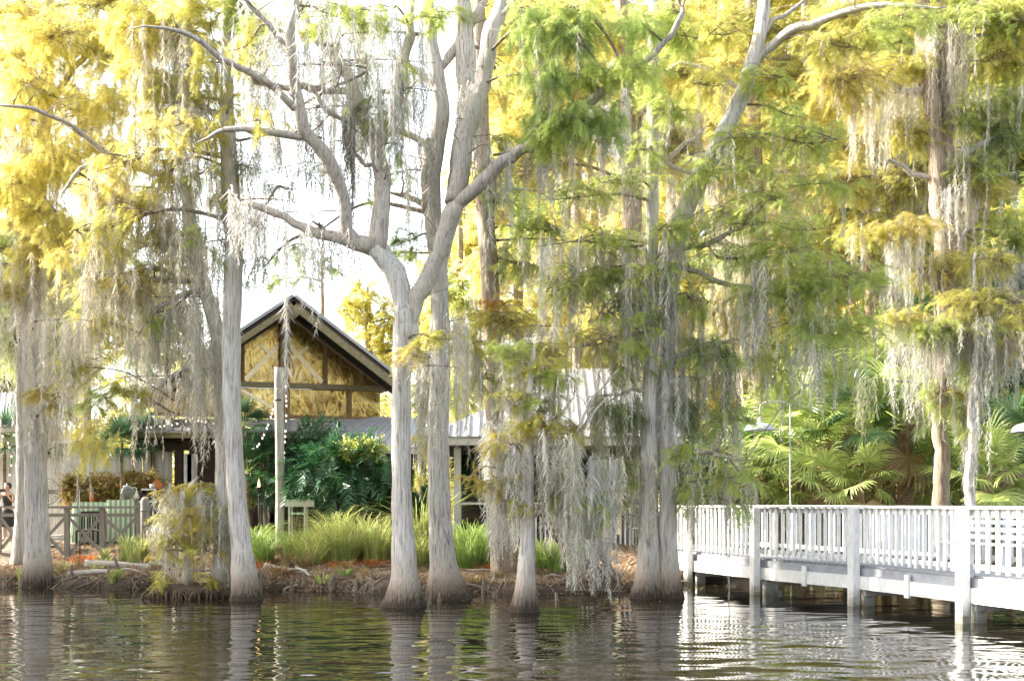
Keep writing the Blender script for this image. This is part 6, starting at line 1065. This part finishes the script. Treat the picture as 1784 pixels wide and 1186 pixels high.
# ---- trees farther back
BG = 'yellow lit trees of the wood behind'
def back(label, px, Y, w, crowns, bk='bark_brown', top=-80):
    if top > 0: tree('background_tree', label, Y, [(px, HY + 1.0 * F / Y + 6, w), (px + 2, (700 + top) / 2, w * .7), (px, top, w * .25)], boughs=crowns, group=BG, bk=bk, big=True, butt=.2, n=10); return
    tree('background_tree', label, Y, [(px, HY + 1.0 * F / Y + 6, w), (px + 2, 700, w * .9), (px - 3, 450, w * .8), (px + 3, 200, w * .55), (px, -80, w * .3)], boughs=crowns, group=BG, bk=bk, big=True, butt=.2, n=10)
rg2 = np.random.default_rng(77)
def crowns(px, y0, y1, rx, pal, n, moss=14, Y=45):
    out = []
    for i in range(n):
        y = y0 + (y1 - y0) * (i + .5) / n; out.append((px + rg2.uniform(-.7, .7) * rx, y + rg2.uniform(-20, 20), rx * rg2.uniform(.7, 1.15), rg2.uniform(42, 70), pal[i % len(pal)], dr(moss=moss, mlen=2.6, mth=.06, tint=CREAM, dY=rg2.uniform(-2, 2))))
    return out
back('pale yellow tree behind the gap between brown and reddish trunks', 1210, 62, 9, crowns(1210, -60, 560, 100, ['Y', 'YL'], 13, 6))
back('pale yellow tree far behind the summer house', 960, 64, 9, crowns(960, -60, 500, 90, ['Y', 'YL'], 12, 6))
back('pale lime tree behind the reddish trunk top', 1340, 62, 9, crowns(1340, -60, 560, 100, ['YL', 'Y'], 13, 6))
back('pale golden tree behind the dark slender trunk top', 1560, 63, 9, crowns(1560, -60, 560, 100, ['Y', 'YL'], 13, 6))
back('pale lime tree behind the thin stem top', 1680, 62, 9, crowns(1680, -60, 560, 100, ['YL', 'Y'], 13, 6))
back('lime tree closing the view above the right lamp', 1790, 58, 9, crowns(1790, -60, 560, 100, ['YL', 'L'], 13, 6))
back('yellow tree right behind the centre pair of trunks', 905, 46, 11, crowns(905, -20, 560, 80, ['Y', 'Y', 'YL'], 12))
back('yellow tree behind the summer house roof', 1005, 52, 11, crowns(1005, 300, 650, 80, ['Y', 'YL'], 8) + crowns(1005, -60, 180, 60, ['Y'], 4))
back('tall yellow tree behind the brown trunk', 1170, 49, 12, crowns(1170, -40, 640, 90, ['Y', 'YL', 'Y'], 14))
back('lime yellow tree left of the reddish trunk', 1245, 55, 11, crowns(1245, 100, 700, 80, ['YL', 'Y'], 11))
back('golden tree right of the reddish trunk', 1400, 52, 12, crowns(1400, 160, 720, 90, ['Y', 'YL'], 12))
back('lime tree behind the dark slender trunk', 1490, 58, 12, crowns(1490, 60, 720, 90, ['YL', 'Y', 'L'], 14))
back('golden tree behind the double stemmed cypress', 1600, 50, 12, crowns(1600, 160, 760, 90, ['Y', 'YL', 'L'], 12))
back('olive tree behind the thin stem at right', 1710, 47, 12, crowns(1710, -20, 760, 90, ['L', 'YL', 'D'], 14))
back('olive green tree at the right edge of the wood', 1800, 45, 12, crowns(1800, -20, 760, 90, ['L', 'OL', 'D'], 14))
back('pale yellow tree behind the gable roof right slope', 640, 60, 9, [(600, 540, 50, 40, 'YL', dr(den=.7, moss=4)), (660, 570, 60, 50, 'YL', dr(den=.9)), (690, 620, 60, 40, 'YL'), (640, 510, 50, 40, 'YL', dr(den=.6)), (720, 560, 50, 60, 'YL'), (800, 620, 60, 60, 'YL')], top=500)
back('thin grey green pine behind the peak of the gable', 560, 70, 5, [(480, 490, 40, 16, 'D', dr(den=.5, moss=6)), (500, 440, 40, 20, 'D', dr(den=.4, moss=6)), (560, 470, 50, 30, 'D', dr(den=.4, moss=8))], top=430)
back('green tree behind the shed at far left', -10, 50, 10, crowns(-10, 380, 720, 70, ['L', 'D', 'YL'], 9), top=370)
back('pale olive tree behind the white wall', 150, 56, 9, crowns(150, 380, 640, 80, ['YL', 'L'], 8, 8), top=400)
back('hazy olive tree left of the gable house', 290, 62, 8, crowns(290, 480, 640, 60, ['YL', 'D'], 5, 8), top=480)
back('yellow green tree standing right of the gable behind centre trunks', 800, 56, 10, crowns(800, 320, 720, 50, ['YL', 'L', 'Y'], 9), top=300)
# undergrowth
UG = 'broad leaved undergrowth shrubs of the wood'
for px, py, Y, rx, ry, pal, lab in ((1180, 800, 43, 70, 70, 'K', 'dark shrub in the shade behind the boardwalk by the twin trunk'), (1255, 860, 42, 60, 60, 'VINE', 'dark green shrub under the gooseneck lamp'), (1340, 800, 46, 80, 90, 'SUNP', 'sunlit shrub between the lamp and the reddish trunk'), (1430, 700, 48, 100, 110, 'SUNP', 'big sunlit shrub behind the middle fan palms'), (1500, 620, 50, 90, 80, 'SUNP', 'high sunlit shrub behind the dark palms'), (1620, 760, 44, 80, 100, 'SUNP', 'sunlit shrub between the thick palm and double stemmed cypress'), (1730, 700, 44, 80, 90, 'VINE', 'dark green shrub in the shade at right'), (1790, 840, 40, 70, 70, 'K', 'darkest shrub at the right edge'), (1700, 880, 43, 80, 60, 'SUNP', 'low sunlit shrub behind the railing at right'), (1750, 420, 50, 80, 90, 'SUNP', 'high sunlit leaves at the right edge'), (1610, 860, 42, 50, 60, 'VINE', 'dark low shrub right of the thick palm'), (1360, 880, 44, 70, 50, 'SUNP', 'low sunlit shrub behind the railing under the lamp')):
    bush('undergrowth_shrub', lab, px, py, Y, rx, ry, pal, BRD, .55, int(rx * ry * .11), UG)
# far wood closing the horizon
V, C = [], []; n = 15000; rgw = np.random.default_rng(9); x = rgw.uniform(-90, 120, n); y = rgw.uniform(72, 100, n); hmax = np.where((x > -32) & (x < -4), 7.5, 13) + 3 * np.sin(x * .5) + 1.5 * np.sin(x * 1.3)
z = 1 + hmax * rgw.beta(1.2, 1.1, n); nn = n; V, C = place(SPR_BIG, np.stack([x, y, z], 1), rgw.normal(0, 1, (n, 3)), rgw.normal(0, 1, (n, 3)), rgw.uniform(1.0, 2.2, n), palcol('YL', n, rgw) * .8, rgw); o = tri_mesh('far_wood', V, C, M['leaf'], None); tag(o, 'far off wood closing the view behind the garden', 'wood', None, 'stuff')
# unseen cypresses added left of the view to shade the front of the bank
for i, (x, y, h) in enumerate(((-17, 22, 12), (-19, 25.5, 14), (-23, 28.5, 15), (-18.5, 30.5, 12.5))):
    px = CX + x / y * F; k = F / y
    tree('cypress_tree', ('broad', 'tall', 'tallest', 'leaning')[i] + ' cypress out of view to the left of the bank', y, [(px, HY + 2 * k, 30), (px, HY - 2 * k, 20), (px + 5, HY - 6 * k, 15), (px + 10, HY - (h - 1) * k, 6)],  # unseen tree, added only for its shade
      boughs=[(px + rg2.uniform(-1.6, 1.6) * k, HY - k * rg2.uniform(2, h - 3), 1.9 * k, 1.2 * k, 'YL', dr(s=.5, moss=14, dY=rg2.uniform(-1.5, 1.5))) for _ in range(13)], group='cypresses left of the view')  # group of the added shade trees
